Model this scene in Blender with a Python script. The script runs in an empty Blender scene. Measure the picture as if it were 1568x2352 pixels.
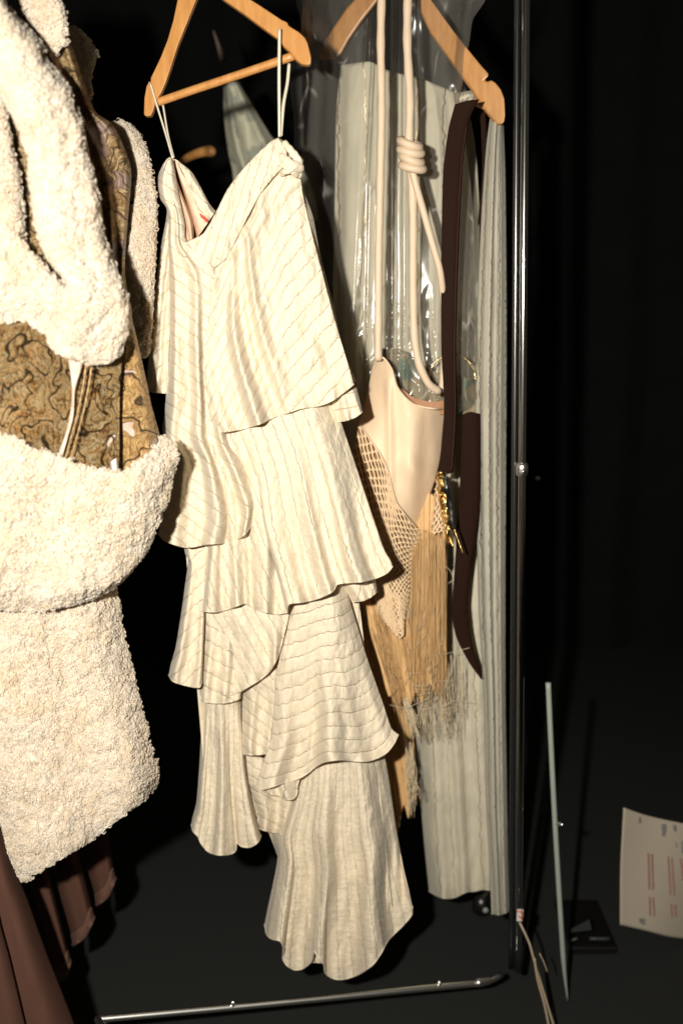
import bpy, math, random
import numpy as np
from math import radians, sin, cos, pi

random.seed(7)
RNG = np.random.default_rng(11)
S = bpy.context.scene
COL = S.collection

# ------------------------------------------------------------------ camera
PITCH = radians(12.0)
CAM_Z = 1.40
cam_d = bpy.data.cameras.new('camera')
cam = bpy.data.objects.new('camera', cam_d); COL.objects.link(cam)
cam.location = (0, 0, CAM_Z)
cam.rotation_euler = (radians(90) - PITCH, 0, 0)
cam_d.sensor_fit = 'VERTICAL'; cam_d.sensor_height = 36; cam_d.sensor_width = 24
cam_d.lens = 35; cam_d.clip_start = 0.05; cam_d.clip_end = 60
cam_d.dof.use_dof = True; cam_d.dof.focus_distance = 1.50; cam_d.dof.aperture_fstop = 2.4
S.camera = cam

# ------------------------------------------------------------------ world, exposure
w = bpy.data.worlds.new('World'); S.world = w; w.use_nodes = True
bg = w.node_tree.nodes['Background']
bg.inputs[0].default_value = (1.0, 0.82, 0.60, 1); bg.inputs[1].default_value = 0.035
S.view_settings.view_transform = 'Standard'; S.view_settings.look = 'None'
S.view_settings.exposure = 0; S.view_settings.gamma = 1
S.view_settings.use_curve_mapping = False

# ------------------------------------------------------------------ the camera flash, held just left of and above the lens
fl = bpy.data.lights.new('flash', 'SPOT')
fl.energy = 188; fl.color = (1.0, 0.955, 0.865); fl.shadow_soft_size = 0.018
fl.spot_size = radians(140); fl.spot_blend = 1.0
flo = bpy.data.objects.new('flash', fl); COL.objects.link(flo)
flo.location = (-0.18, 0.0, CAM_Z + 0.07)
from mathutils import Vector
flo.rotation_euler = (Vector((-0.20, 1.4, CAM_Z - 0.17)) - flo.location).to_track_quat('-Z', 'Y').to_euler()

# ------------------------------------------------------------------ photo measure -> place
FPX = 35 / 36 * 2352.0
def P(x, y, Y):
    """point at distance Y (metres, level) seen at photo position x, y (of 1568 x 2352)"""
    x = np.asarray(x, float); y = np.asarray(y, float); Y = np.asarray(Y, float)
    cx = (x - 784) / FPX; cy = (1176 - y) / FPX
    dy = cos(PITCH) + cy * sin(PITCH); dz = -sin(PITCH) + cy * cos(PITCH)
    t = Y / dy
    return np.stack([cx * t, Y + 0 * t, CAM_Z + dz * t], -1)

# ------------------------------------------------------------------ helpers
def link(o, parent=None):
    COL.objects.link(o)
    if parent is not None: o.parent = parent
    return o

def org(parent):
    v = np.zeros(3)
    p = parent
    while p is not None:
        v += np.array(p.location); p = p.parent
    return v

def mk(name, V, F, mat, parent=None, uv=None, smooth=True, thick=0.0, origin=None):
    V = np.asarray(V, np.float64).reshape(-1, 3)
    o0 = org(parent)
    if parent is None and origin is not None:
        o0 = np.array(origin, float)
    me = bpy.data.meshes.new(name)
    if isinstance(F, np.ndarray): Fl = [F]
    else: Fl = F
    if len(Fl) and isinstance(Fl[0], np.ndarray):
        n = sum(f.size for f in Fl); nf = sum(len(f) for f in Fl)
        idx = np.concatenate([f.ravel() for f in Fl]).astype(np.int32)
        tot = np.concatenate([np.full(len(f), f.shape[1]) for f in Fl]).astype(np.int32)
        st = np.concatenate([[0], np.cumsum(tot)[:-1]]).astype(np.int32)
        me.vertices.add(len(V)); me.vertices.foreach_set('co', (V - o0).astype(np.float32).ravel())
        me.loops.add(n); me.loops.foreach_set('vertex_index', idx)
        me.polygons.add(nf); me.polygons.foreach_set('loop_start', st); me.polygons.foreach_set('loop_total', tot)
        me.update(calc_edges=True)
    else:
        me.from_pydata((V - o0).tolist(), [], Fl); me.update()
        idx = np.array([i for f in Fl for i in f])
    me.validate()
    if uv is not None:
        l = me.uv_layers.new(name='UVMap')
        l.data.foreach_set('uv', np.asarray(uv, np.float32)[idx].ravel())
    me.polygons.foreach_set('use_smooth', [smooth] * len(me.polygons))
    if mat is not None: me.materials.append(mat)
    o = bpy.data.objects.new(name, me); link(o, parent)
    if parent is None and origin is not None: o.location = origin
    if thick:
        m = o.modifiers.new('solid', 'SOLIDIFY'); m.thickness = thick; m.offset = 0
    return o

def thing(name, label, cat, loc, group=None):
    o = bpy.data.objects.new(name, None); link(o); o.location = loc
    o.empty_display_size = 0.05
    o['label'] = label; o['category'] = cat
    if group: o['group'] = group
    return o
def tag(o, label, cat, group=None):
    o['label'] = label; o['category'] = cat
    if group: o['group'] = group
    return o
def struct(o): o['kind'] = 'structure'; return o

def cr(pts, n):
    """smooth curve through points, n samples by arc length"""
    p = np.asarray(pts, float)
    if len(p) == 2:
        t = np.linspace(0, 1, n)[:, None]; return p[0] * (1 - t) + p[1] * t
    q = np.vstack([2 * p[0] - p[1], p, 2 * p[-1] - p[-2]])
    out = []
    for i in range(1, len(q) - 2):
        t = np.linspace(0, 1, 24, endpoint=False)[:, None]
        a, b, c, d = q[i - 1], q[i], q[i + 1], q[i + 2]
        # centripetal-ish tension
        m1 = (c - a) * 0.42; m2 = (d - b) * 0.42
        lim = np.linalg.norm(c[:2] - b[:2])
        for m in (m1, m2):
            L = np.linalg.norm(m[:2])
            if L > lim: m *= lim / L
        h = (2 * t**3 - 3 * t**2 + 1) * b + (t**3 - 2 * t**2 + t) * m1 + (-2 * t**3 + 3 * t**2) * c + (t**3 - t**2) * m2
        out.append(h)
    out = np.vstack(out + [p[-1:]])
    s = np.concatenate([[0], np.cumsum(np.linalg.norm(np.diff(out[:, :2], axis=0), axis=1))])
    s /= s[-1]
    t = np.linspace(0, 1, n)
    return np.stack([np.interp(t, s, out[:, k]) for k in range(out.shape[1])], -1)

def _h(i, j, seed):
    n = (i * 374761393 + j * 668265263 + seed * 1442695041) & 0xffffffff
    n = ((n ^ (n >> 13)) * 1274126177) & 0xffffffff
    return ((n ^ (n >> 16)) & 0xffff) / 65535.0
def noise(x, y, seed=0):
    x = np.asarray(x, float); y = np.asarray(y, float)
    i = np.floor(x).astype(np.int64); j = np.floor(y).astype(np.int64)
    f = x - i; g = y - j; f = f * f * (3 - 2 * f); g = g * g * (3 - 2 * g)
    a = _h(i, j, seed); b = _h(i + 1, j, seed); c = _h(i, j + 1, seed); d = _h(i + 1, j + 1, seed)
    return (a * (1 - f) + b * f) * (1 - g) + (c * (1 - f) + d * f) * g - 0.5
def fbm(x, y, seed=0, o=3):
    r = 0; a = 1
    for k in range(o): r = r + a * noise(x * 2**k, y * 2**k, seed + k); a *= 0.5
    return r
def worley(x, y, seed=0):
    x = np.asarray(x, float); y = np.asarray(y, float)
    i = np.floor(x).astype(np.int64); j = np.floor(y).astype(np.int64)
    best = np.full(x.shape, 9.0)
    for a in (-1, 0, 1):
        for b in (-1, 0, 1):
            px = i + a + _h(i + a, j + b, seed); py = j + b + _h(i + a, j + b, seed + 5)
            best = np.minimum(best, (px - x)**2 + (py - y)**2)
    return np.sqrt(best)

def coons(T, B, L, R, nu, nv):
    L = [T[0]] + list(L) + [B[0]]; R = [T[-1]] + list(R) + [B[-1]]
    t = cr(T, nu); b = cr(B, nu); l = cr(L, nv); r = cr(R, nv)
    u = np.linspace(0, 1, nu)[None, :, None]; v = np.linspace(0, 1, nv)[:, None, None]
    C = (1 - v) * t[None] + v * b[None] + (1 - u) * l[:, None] + u * r[:, None] \
        - ((1 - u) * (1 - v) * t[0] + u * (1 - v) * t[-1] + (1 - u) * v * b[0] + u * v * b[-1])
    return C, np.broadcast_to(u[..., 0], (nv, nu)), np.broadcast_to(v[..., 0], (nv, nu))

def gridF(nv, nu, off=0, rev=False):
    a = np.arange(nv * nu).reshape(nv, nu)
    f = np.stack([a[:-1, :-1], a[1:, :-1], a[1:, 1:], a[:-1, 1:]], -1).reshape(-1, 4) + off
    return f[:, ::-1].copy() if rev else f

def tubeVF(pts, rad, sides=8, off=0, cap=True, flat=1.0):
    pts = np.asarray(pts, float); n = len(pts)
    rad = np.broadcast_to(np.asarray(rad, float), (n,))
    tan = np.gradient(pts, axis=0); tan /= np.linalg.norm(tan, axis=1)[:, None] + 1e-12
    up = np.array([0.0, -1.0, 0.0])
    if abs(tan[:, 1]).mean() > 0.9: up = np.array([0, 0, 1.0])
    a = np.cross(tan, up); a /= np.linalg.norm(a, axis=1)[:, None] + 1e-9
    b = np.cross(tan, a)
    th = np.linspace(0, 2 * pi, sides, endpoint=False)
    V = pts[:, None] + rad[:, None, None] * (np.cos(th)[None, :, None] * a[:, None] + flat * np.sin(th)[None, :, None] * b[:, None])
    idx = np.arange(n * sides).reshape(n, sides) + off
    F = np.stack([idx[:-1], np.roll(idx[:-1], -1, 1), np.roll(idx[1:], -1, 1), idx[1:]], -1).reshape(-1, 4)
    V = V.reshape(-1, 3)
    if cap:
        V = np.vstack([V, pts[:1], pts[-1:]])
        c0 = off + n * sides; c1 = c0 + 1
        k = np.arange(sides); k2 = (k + 1) % sides
        F1 = np.stack([idx[0][k2], idx[0][k], np.full(sides, c0), np.full(sides, c0)], -1)
        F2 = np.stack([idx[-1][k], idx[-1][k2], np.full(sides, c1), np.full(sides, c1)], -1)
        return V, F, np.vstack([F1[:, :3], F2[:, :3]])
    return V, F, np.zeros((0, 3), int)

class MB:
    def __init__(s): s.V = []; s.Q = []; s.T = []; s.n = 0; s.uv = []
    def add(s, V, Q=None, T=None, uv=None):
        if Q is not None and len(Q): s.Q.append(np.asarray(Q) + s.n)
        if T is not None and len(T): s.T.append(np.asarray(T) + s.n)
        s.V.append(V); s.n += len(V)
        s.uv.append(np.zeros((len(V), 2)) if uv is None else uv)
    def tube(s, pts, rad, sides=8, flat=1.0):
        V, F, T = tubeVF(pts, rad, sides, flat=flat); s.add(V, F, T)
    def box(s, c, d):
        c = np.array(c, float); d = np.array(d, float) / 2
        V = np.array([[x, y, z] for x in (-1, 1) for y in (-1, 1) for z in (-1, 1)]) * d + c
        s.add(V, [[0, 1, 3, 2], [4, 6, 7, 5], [0, 4, 5, 1], [2, 3, 7, 6], [0, 2, 6, 4], [1, 5, 7, 3]])
    def build(s, name, mat, parent=None, smooth=True, thick=0, origin=None, bevel=0):
        F = []
        if s.Q: F.append(np.vstack(s.Q))
        if s.T: F.append(np.vstack(s.T))
        o = mk(name, np.vstack(s.V), F, mat, parent, np.vstack(s.uv), smooth, thick, origin)
        if bevel:
            m = o.modifiers.new('bevel', 'BEVEL'); m.width = bevel; m.segments = 3
        return o

def line3(pts, n):
    """pts of (x, y, Y) in photo measure -> n world points"""
    c = cr(pts, n); return P(c[:, 0], c[:, 1], c[:, 2])

# ------------------------------------------------------------------ materials
def NT(name):
    m = bpy.data.materials.new(name); m.use_nodes = True
    nt = m.node_tree; b = nt.nodes['Principled BSDF']
    return m, nt, b
def N(nt, typ, **kw):
    n = nt.nodes.new(typ)
    for k, v in kw.items(): setattr(n, k, v)
    return n
def math_(nt, op, a, b=None, c=None, clamp=False):
    n = N(nt, 'ShaderNodeMath', operation=op, use_clamp=clamp)
    for i, v in enumerate((a, b, c)):
        if v is None: continue
        if hasattr(v, 'links') or isinstance(v, bpy.types.NodeSocket): nt.links.new(v, n.inputs[i])
        else: n.inputs[i].default_value = v
    return n.outputs[0]
def mapr(nt, v, a, b, c=0.0, d=1.0, smooth=True):
    n = N(nt, 'ShaderNodeMapRange'); n.interpolation_type = 'SMOOTHSTEP' if smooth else 'LINEAR'
    nt.links.new(v, n.inputs[0])
    for i, k in enumerate((a, b, c, d)): n.inputs[i + 1].default_value = k
    return n.outputs[0]
def noi(nt, vec, scale, detail=2, rough=0.5, sx=None):
    if sx is not None:
        mp = N(nt, 'ShaderNodeMapping'); mp.inputs['Scale'].default_value = sx
        nt.links.new(vec, mp.inputs[0]); vec = mp.outputs[0]
    n = N(nt, 'ShaderNodeTexNoise'); n.inputs['Scale'].default_value = scale
    n.inputs['Detail'].default_value = detail; n.inputs['Roughness'].default_value = rough
    nt.links.new(vec, n.inputs['Vector']); return n.outputs[0]
def mixc(nt, f, a, b):
    n = N(nt, 'ShaderNodeMix', data_type='RGBA')
    if isinstance(f, float): n.inputs[0].default_value = f
    else: nt.links.new(f, n.inputs[0])
    for i, v in ((6, a), (7, b)):
        if isinstance(v, tuple): n.inputs[i].default_value = (*v, 1)
        else: nt.links.new(v, n.inputs[i])
    return n.outputs[2]
def bump(nt, h, strength, dist, bsdf):
    n = N(nt, 'ShaderNodeBump'); n.inputs['Strength'].default_value = strength
    n.inputs['Distance'].default_value = dist
    nt.links.new(h, n.inputs['Height']); nt.links.new(n.outputs[0], bsdf.inputs['Normal']); return n
def translucent(nt, b, fac, col):
    out = nt.nodes['Material Output']
    t = N(nt, 'ShaderNodeBsdfTranslucent'); t.inputs[0].default_value = (*col, 1)
    mx = N(nt, 'ShaderNodeMixShader'); mx.inputs[0].default_value = fac
    nt.links.new(b.outputs[0], mx.inputs[1]); nt.links.new(t.outputs[0], mx.inputs[2])
    nt.links.new(mx.outputs[0], out.inputs[0])

def m_stripe(name, base, line=(0.80, 0.70, 0.50), wave=0.34, lw=0.045, gl=0.9, puff=1.0, trans=0.20, trc=(0.95, 0.70, 0.40)):
    m, nt, b = NT(name)
    uv = N(nt, 'ShaderNodeUVMap').outputs[0]
    sp = N(nt, 'ShaderNodeSeparateXYZ'); nt.links.new(uv, sp.inputs[0])
    n1 = noi(nt, uv, 1.0, 2, 0.5, (0.6, 1.3, 1))
    n1b = noi(nt, uv, 1.0, 1, 0.5, (1.1, 3.0, 1))
    s = math_(nt, 'ADD', math_(nt, 'MULTIPLY_ADD', n1, wave, sp.outputs[0]), math_(nt, 'MULTIPLY', n1b, wave * 0.6))
    fr = math_(nt, 'FRACT', s)
    d = math_(nt, 'ABSOLUTE', math_(nt, 'SUBTRACT', fr, 0.5))
    ln = mapr(nt, d, lw, lw * 0.35, 0, 1)
    dash = mapr(nt, noi(nt, uv, 1.0, 2, 0.6, (3.0, 26, 1)), 0.35, 0.55)
    patch = mapr(nt, noi(nt, uv, 1.0, 1, 0.5, (0.7, 0.5, 1)), 0.3, 0.65)
    lnm = math_(nt, 'MULTIPLY', ln, math_(nt, 'MULTIPLY_ADD', dash, 0.5, 0.5))
    slub = noi(nt, uv, 1.0, 3, 0.6, (34, 1.4, 1))
    big = noi(nt, uv, 1.0, 2, 0.5, (0.5, 0.5, 1))
    k = math_(nt, 'MULTIPLY_ADD', slub, 0.16, 0.90)
    k = math_(nt, 'MULTIPLY', k, math_(nt, 'MULTIPLY_ADD', big, 0.10, 0.95))
    hs = N(nt, 'ShaderNodeHueSaturation'); hs.inputs['Color'].default_value = (*base, 1)
    nt.links.new(k, hs.inputs['Value'])
    c = mixc(nt, lnm, hs.outputs[0], line)
    nt.links.new(c, b.inputs['Base Color'])
    nt.links.new(math_(nt, 'MULTIPLY', lnm, 0.92), b.inputs['Metallic'])
    nt.links.new(mapr(nt, lnm, 0, 1, 0.75, 0.42, False), b.inputs['Roughness'])
    b.inputs['Sheen Weight'].default_value = 0.15
    cr_ = noi(nt, uv, 1.0, 3, 0.55, (1.3, 2.6, 1))
    tiny = noi(nt, uv, 1.0, 2, 0.6, (14, 30, 1))
    h = math_(nt, 'ADD', math_(nt, 'MULTIPLY', mapr(nt, d, 0.0, 0.25), 0.22), math_(nt, 'MULTIPLY', cr_, 0.75))
    h = math_(nt, 'ADD', h, math_(nt, 'MULTIPLY', math_(nt, 'MULTIPLY', tiny, lnm), gl))
    h = math_(nt, 'ADD', h, math_(nt, 'MULTIPLY', slub, 0.02))
    bump(nt, h, 0.50 * puff, 0.007, b)
    translucent(nt, b, trans, trc)
    return m

def m_simple(name, col, rough=0.7, metal=0.0, nscale=40, namp=0.12, bstr=0.3, bdist=0.002, sx=(1, 1, 1), coords='Object', trans=0, spec=0.5, sheen=0):
    m, nt, b = NT(name)
    tc = N(nt, 'ShaderNodeTexCoord').outputs[coords]
    n = noi(nt, tc, nscale, 4, 0.6, sx)
    hs = N(nt, 'ShaderNodeHueSaturation'); hs.inputs['Color'].default_value = (*col, 1)
    nt.links.new(math_(nt, 'MULTIPLY_ADD', n, namp * 2, 1 - namp), hs.inputs['Value'])
    nt.links.new(hs.outputs[0], b.inputs['Base Color'])
    b.inputs['Roughness'].default_value = rough; b.inputs['Metallic'].default_value = metal
    b.inputs['Specular IOR Level'].default_value = spec; b.inputs['Sheen Weight'].default_value = sheen
    if bstr: bump(nt, n, bstr, bdist, b)
    if trans: translucent(nt, b, trans, col)
    return m

CREAM = (0.80, 0.705, 0.535)
M_dress = m_stripe('cream_lurex_crepe', CREAM)
M_sleeve = m_stripe('cream_lurex_crepe_fine', CREAM, wave=0.22, puff=0.9)
M_gown = m_stripe('grey_linen_lurex', (0.58, 0.53, 0.40), line=(0.60, 0.45, 0.27), wave=0.35, lw=0.035, gl=1.2, puff=0.28, trans=0.1, trc=(0.6, 0.5, 0.35))
M_drape = m_stripe('grey_linen_drape', (0.47, 0.43, 0.335), line=(0.20, 0.17, 0.13), wave=0.75, lw=0.075, gl=0.5, puff=0.18, trans=0.1, trc=(0.6, 0.5, 0.35))
M_lining = m_simple('blush_lining', (0.62, 0.40, 0.27), 0.55, nscale=60, namp=0.06, bstr=0.1)
M_fleece_b = m_simple('shearling_base', (0.78, 0.65, 0.47), 0.95, nscale=180, namp=0.12, bstr=0.5, bdist=0.003)
M_red = m_simple('red_thread', (0.5, 0.08, 0.04), 0.6)

def m_fleece():
    m, nt, b = NT('shearling_curls')
    tc = N(nt, 'ShaderNodeTexCoord').outputs['Object']
    n = noi(nt, tc, 28, 3, 0.6); n2 = noi(nt, tc, 260, 1)
    c = mixc(nt, mapr(nt, math_(nt, 'MULTIPLY_ADD', n2, 0.5, math_(nt, 'MULTIPLY', n, 0.5)), 0.35, 0.6), (0.78, 0.665, 0.50), (0.87, 0.81, 0.71))
    nt.links.new(c, b.inputs['Base Color']); b.inputs['Roughness'].default_value = 0.6
    b.inputs['Specular IOR Level'].default_value = 0.35
    b.inputs['Sheen Weight'].default_value = 0.3
    translucent(nt, b, 0.42, (0.96, 0.82, 0.62)); return m
M_fleece = m_fleece()

def m_wood():
    m, nt, b = NT('varnished_beech')
    tc = N(nt, 'ShaderNodeTexCoord').outputs['Object']
    mp = N(nt, 'ShaderNodeMapping'); mp.inputs['Rotation'].default_value = (0, radians(20), 0); mp.inputs['Scale'].default_value = (60, 60, 9)
    nt.links.new(tc, mp.inputs[0])
    n = noi(nt, mp.outputs[0], 1.4, 5, 0.65); f = noi(nt, tc, 400, 2, 0.6, (1, 1, .2))
    k = mapr(nt, math_(nt, 'MULTIPLY_ADD', f, 0.3, n), 0.40, 0.95)
    c = mixc(nt, k, (0.40, 0.175, 0.045), (0.54, 0.265, 0.085))
    nt.links.new(c, b.inputs['Base Color']); b.inputs['Roughness'].default_value = 0.42
    b.inputs['Coat Weight'].default_value = 0.25; b.inputs['Coat Roughness'].default_value = 0.35
    bump(nt, n, 0.15, 0.001, b); return m
M_wood = m_wood()

def m_brocade(dark=False, mid=False):  # dark copy: the lapel's shade on the back strip put into the colour
    m, nt, b = NT('gold_brocade_shaded' if dark else 'gold_brocade_tan' if mid else 'gold_brocade')
    uv = N(nt, 'ShaderNodeUVMap').outputs[0]
    warp = N(nt, 'ShaderNodeTexNoise'); warp.inputs['Scale'].default_value = 6; warp.inputs['Detail'].default_value = 2
    nt.links.new(uv, warp.inputs['Vector'])
    add = N(nt, 'ShaderNodeVectorMath', operation='MULTIPLY_ADD'); nt.links.new(warp.outputs['Color'], add.inputs[0])
    add.inputs[1].default_value = (0.22, 0.22, 0.0); nt.links.new(uv, add.inputs[2])
    a = add.outputs[0]
    def contour(scale, k, w, sx):
        n = noi(nt, a, scale, 1, 0.4, sx)
        f = math_(nt, 'FRACT', math_(nt, 'MULTIPLY', n, k))
        return mapr(nt, math_(nt, 'ABSOLUTE', math_(nt, 'SUBTRACT', f, 0.5)), w, w * .4, 0, 1)
    big = contour(3.4, 8.0, .09, (1.4, .7, 1)); med = contour(11, 9.0, .13, (1.5, .7, 1))
    region = noi(nt, a, 5.0, 1, 0.4)
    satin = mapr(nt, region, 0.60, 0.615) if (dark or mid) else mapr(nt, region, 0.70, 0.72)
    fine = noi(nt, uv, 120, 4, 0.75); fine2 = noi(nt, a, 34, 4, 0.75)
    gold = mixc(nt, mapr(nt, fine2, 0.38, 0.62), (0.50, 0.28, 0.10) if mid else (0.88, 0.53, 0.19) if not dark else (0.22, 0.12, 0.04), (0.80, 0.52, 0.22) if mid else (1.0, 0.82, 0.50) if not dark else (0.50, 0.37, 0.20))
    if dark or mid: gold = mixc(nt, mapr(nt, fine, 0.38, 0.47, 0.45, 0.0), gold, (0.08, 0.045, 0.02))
    else:
        foil = noi(nt, uv, 46, 3, 0.7, (1.2, .9, 1)); patch = noi(nt, uv, 9, 2, 0.5)
        thr = math_(nt, 'MULTIPLY_ADD', patch, 0.5, math_(nt, 'MULTIPLY', foil, 1.0))
        gold = mixc(nt, mapr(nt, thr, 0.62, 0.74), (0.42, 0.22, 0.07), gold)  # sparkle of the crinkled gold put into the colour as bright flecks
        fine2 = foil
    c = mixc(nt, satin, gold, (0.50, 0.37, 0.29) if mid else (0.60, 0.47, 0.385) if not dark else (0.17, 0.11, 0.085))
    ns = math_(nt, 'SUBTRACT', 1.0, satin)
    e = math_(nt, 'MAXIMUM', math_(nt, 'MULTIPLY', big, 0.95), math_(nt, 'MULTIPLY', math_(nt, 'MULTIPLY', med, 0.5), ns))
    c = mixc(nt, e, c, (0.07, 0.04, 0.02))
    nt.links.new(c, b.inputs['Base Color'])
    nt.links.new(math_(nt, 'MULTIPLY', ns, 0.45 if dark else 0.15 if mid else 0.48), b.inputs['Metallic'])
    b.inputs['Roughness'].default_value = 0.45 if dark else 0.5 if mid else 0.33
    h = math_(nt, 'ADD', math_(nt, 'MULTIPLY', fine, math_(nt, 'MULTIPLY_ADD', satin, -0.85, 1.0)), math_(nt, 'MULTIPLY', fine2, math_(nt, 'MULTIPLY_ADD', satin, -1.2, 1.4)))
    h = math_(nt, 'ADD', h, math_(nt, 'MULTIPLY', math_(nt, 'SUBTRACT', 1.0, e), 0.6))
    bump(nt, h, 1.0, 0.002 if dark else 0.004 if mid else 0.014, b)
    return m
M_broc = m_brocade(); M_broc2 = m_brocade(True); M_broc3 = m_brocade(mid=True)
M_brown = m_simple('mauve_brown_wool', (0.075, 0.034, 0.023), 0.9, nscale=500, namp=0.1, bstr=0.15, spec=0.15)
M_brown_hem = m_simple('mauve_brown_hem', (0.10, 0.046, 0.028), 0.8, nscale=500, namp=0.1)
M_belt = m_simple('dark_brown_leather', (0.018, 0.0075, 0.0045), 0.7, nscale=420, namp=0.35, bstr=0.5, bdist=0.0006, spec=0.05)
M_satin = m_simple('champagne_satin', (0.74, 0.545, 0.365), 0.5, nscale=300, namp=0.04, bstr=0.05, spec=0.35)
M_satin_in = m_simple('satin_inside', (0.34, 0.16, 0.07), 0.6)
M_croc = m_simple('raffia_crochet', (0.66, 0.48, 0.29), 0.7, nscale=300, namp=0.15, bstr=0.2)
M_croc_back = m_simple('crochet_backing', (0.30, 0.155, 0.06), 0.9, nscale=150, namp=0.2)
M_fringe = m_simple('silk_fringe', (0.62, 0.39, 0.175), 0.45, nscale=120, namp=0.25, bstr=0.5, sx=(6, 6, 0.15), spec=0.6)
M_fringe_l = m_simple('pale_thread', (0.62, 0.50, 0.33), 0.55)
M_cord = m_simple('champagne_cord', (0.62, 0.475, 0.335), 0.55, nscale=90, namp=0.05, bstr=0.25)
M_chrome = m_simple('chrome_tube', (0.95, 0.93, 0.88), 0.30, 1.0, nscale=60, namp=0.05, bstr=0.03)
M_post = m_simple('polished_chrome', (0.60, 0.61, 0.60), 0.13, 1.0, nscale=60, namp=0.05, bstr=0.03)
M_tube = m_simple('dark_chrome_tube', (0.10, 0.10, 0.10), 0.25, 0.9, nscale=60, namp=0.1, bstr=0.05)
M_gold = m_simple('gold_metal', (0.75, 0.52, 0.22), 0.22, 1.0, nscale=160, namp=0.1, bstr=0.6, bdist=0.003)
M_black = m_simple('black_plastic', (0.008, 0.007, 0.007), 0.3, nscale=60, namp=0.1, bstr=0.1)
M_floor = m_simple('black_carpet', (0.024, 0.025, 0.0235), 0.95, nscale=420, namp=0.3, bstr=0.4, spec=0.1)
M_wall = m_simple('black_curtain', (0.008, 0.0083, 0.0083), 0.95, nscale=8, namp=0.3, bstr=0.2, spec=0.1)
M_paper = m_simple('paper', (0.50, 0.43, 0.33), 0.8, nscale=6, namp=0.05, bstr=0.1)
M_ink = m_simple('grey_ink', (0.26, 0.25, 0.24), 0.8)
M_inkr = m_simple('red_ink', (0.42, 0.09, 0.07), 0.8)
M_grey = m_simple('pale_enamel', (0.30, 0.34, 0.29), 0.5, nscale=30, namp=0.1, bstr=0)
M_wire = m_simple('beige_cable', (0.34, 0.27, 0.18), 0.4)
M_label = m_simple('white_label', (0.6, 0.55, 0.52), 0.5)
M_dim = m_simple('dark_box_tape', (0.03, 0.032, 0.03), 0.5, nscale=40, namp=0.4)
M_ribbon = m_simple('ivory_ribbon', (0.55, 0.49, 0.38), 0.4)

def m_shirt(name, a, c2, sc):
    m, nt, b = NT(name)
    tc = N(nt, 'ShaderNodeTexCoord').outputs['Object']
    n = noi(nt, tc, sc, 3, 0.6)
    c = mixc(nt, mapr(nt, n, 0.52, 0.60), a, c2); nt.links.new(c, b.inputs['Base Color'])
    b.inputs['Roughness'].default_value = 0.8; return m
M_shirt = m_shirt('printed_cotton', (0.52, 0.50, 0.38), (0.30, 0.31, 0.25), 13)
M_pouch = m_shirt('printed_pouch', (0.24, 0.19, 0.11), (0.07, 0.12, 0.085), 34)

def m_plastic():
    m, nt, b = NT('clear_polythene')
    out = nt.nodes['Material Output']; nt.nodes.remove(b)
    tc = N(nt, 'ShaderNodeTexCoord').outputs['Object']
    n = noi(nt, tc, 14, 2, 0.5, (1, 1, 0.07)); n2 = noi(nt, tc, 46, 3, 0.6, (1, 1, 0.25))
    bp = N(nt, 'ShaderNodeBump'); bp.inputs['Strength'].default_value = 0.18; bp.inputs['Distance'].default_value = 0.006
    nt.links.new(math_(nt, 'MULTIPLY_ADD', n2, 0.05, n), bp.inputs['Height'])
    tr = N(nt, 'ShaderNodeBsdfTransparent'); tr.inputs[0].default_value = (0.975, 0.975, 0.97, 1)
    gl = N(nt, 'ShaderNodeBsdfGlossy'); gl.inputs['Roughness'].default_value = 0.19; gl.inputs['Color'].default_value = (1, .96, .9, 1)
    df = N(nt, 'ShaderNodeBsdfDiffuse'); df.inputs[0].default_value = (0.62, 0.59, 0.52, 1)
    wv = N(nt, 'ShaderNodeVectorMath', operation='MULTIPLY_ADD')
    wn = N(nt, 'ShaderNodeTexNoise'); wn.inputs['Scale'].default_value = 7; nt.links.new(tc, wn.inputs['Vector'])
    nt.links.new(wn.outputs['Color'], wv.inputs[0]); wv.inputs[1].default_value = (.06, .06, .06); nt.links.new(tc, wv.inputs[2])
    mpp = N(nt, 'ShaderNodeMapping'); mpp.inputs['Scale'].default_value = (1, .2, .42); mpp.inputs['Rotation'].default_value = (0, .25, 0)
    nt.links.new(wv.outputs[0], mpp.inputs[0])
    vo = N(nt, 'ShaderNodeTexVoronoi', feature='DISTANCE_TO_EDGE'); vo.inputs['Scale'].default_value = 17; nt.links.new(mpp.outputs[0], vo.inputs['Vector'])
    crease = math_(nt, 'MULTIPLY', mapr(nt, vo.outputs['Distance'], 0.0, 0.035, 1, 0), mapr(nt, noi(nt, tc, 16, 2), 0.52, 0.68))
    fr = N(nt, 'ShaderNodeLayerWeight'); fr.inputs[0].default_value = 0.25
    nt.links.new(bp.outputs[0], gl.inputs['Normal']); nt.links.new(bp.outputs[0], fr.inputs['Normal'])
    m1 = N(nt, 'ShaderNodeMixShader'); nt.links.new(mapr(nt, fr.outputs['Fresnel'], 0, 1, 0.045, 0.55, False), m1.inputs[0])
    nt.links.new(tr.outputs[0], m1.inputs[1]); nt.links.new(gl.outputs[0], m1.inputs[2])
    m2 = N(nt, 'ShaderNodeMixShader')
    nt.links.new(math_(nt, 'MULTIPLY_ADD', crease, 0.30, mapr(nt, n, 0.38, 0.70, 0.018, 0.12)), m2.inputs[0])
    nt.links.new(m1.outputs[0], m2.inputs[1]); nt.links.new(df.outputs[0], m2.inputs[2])
    nt.links.new(m2.outputs[0], out.inputs[0]); return m
M_plastic = m_plastic()

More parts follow.
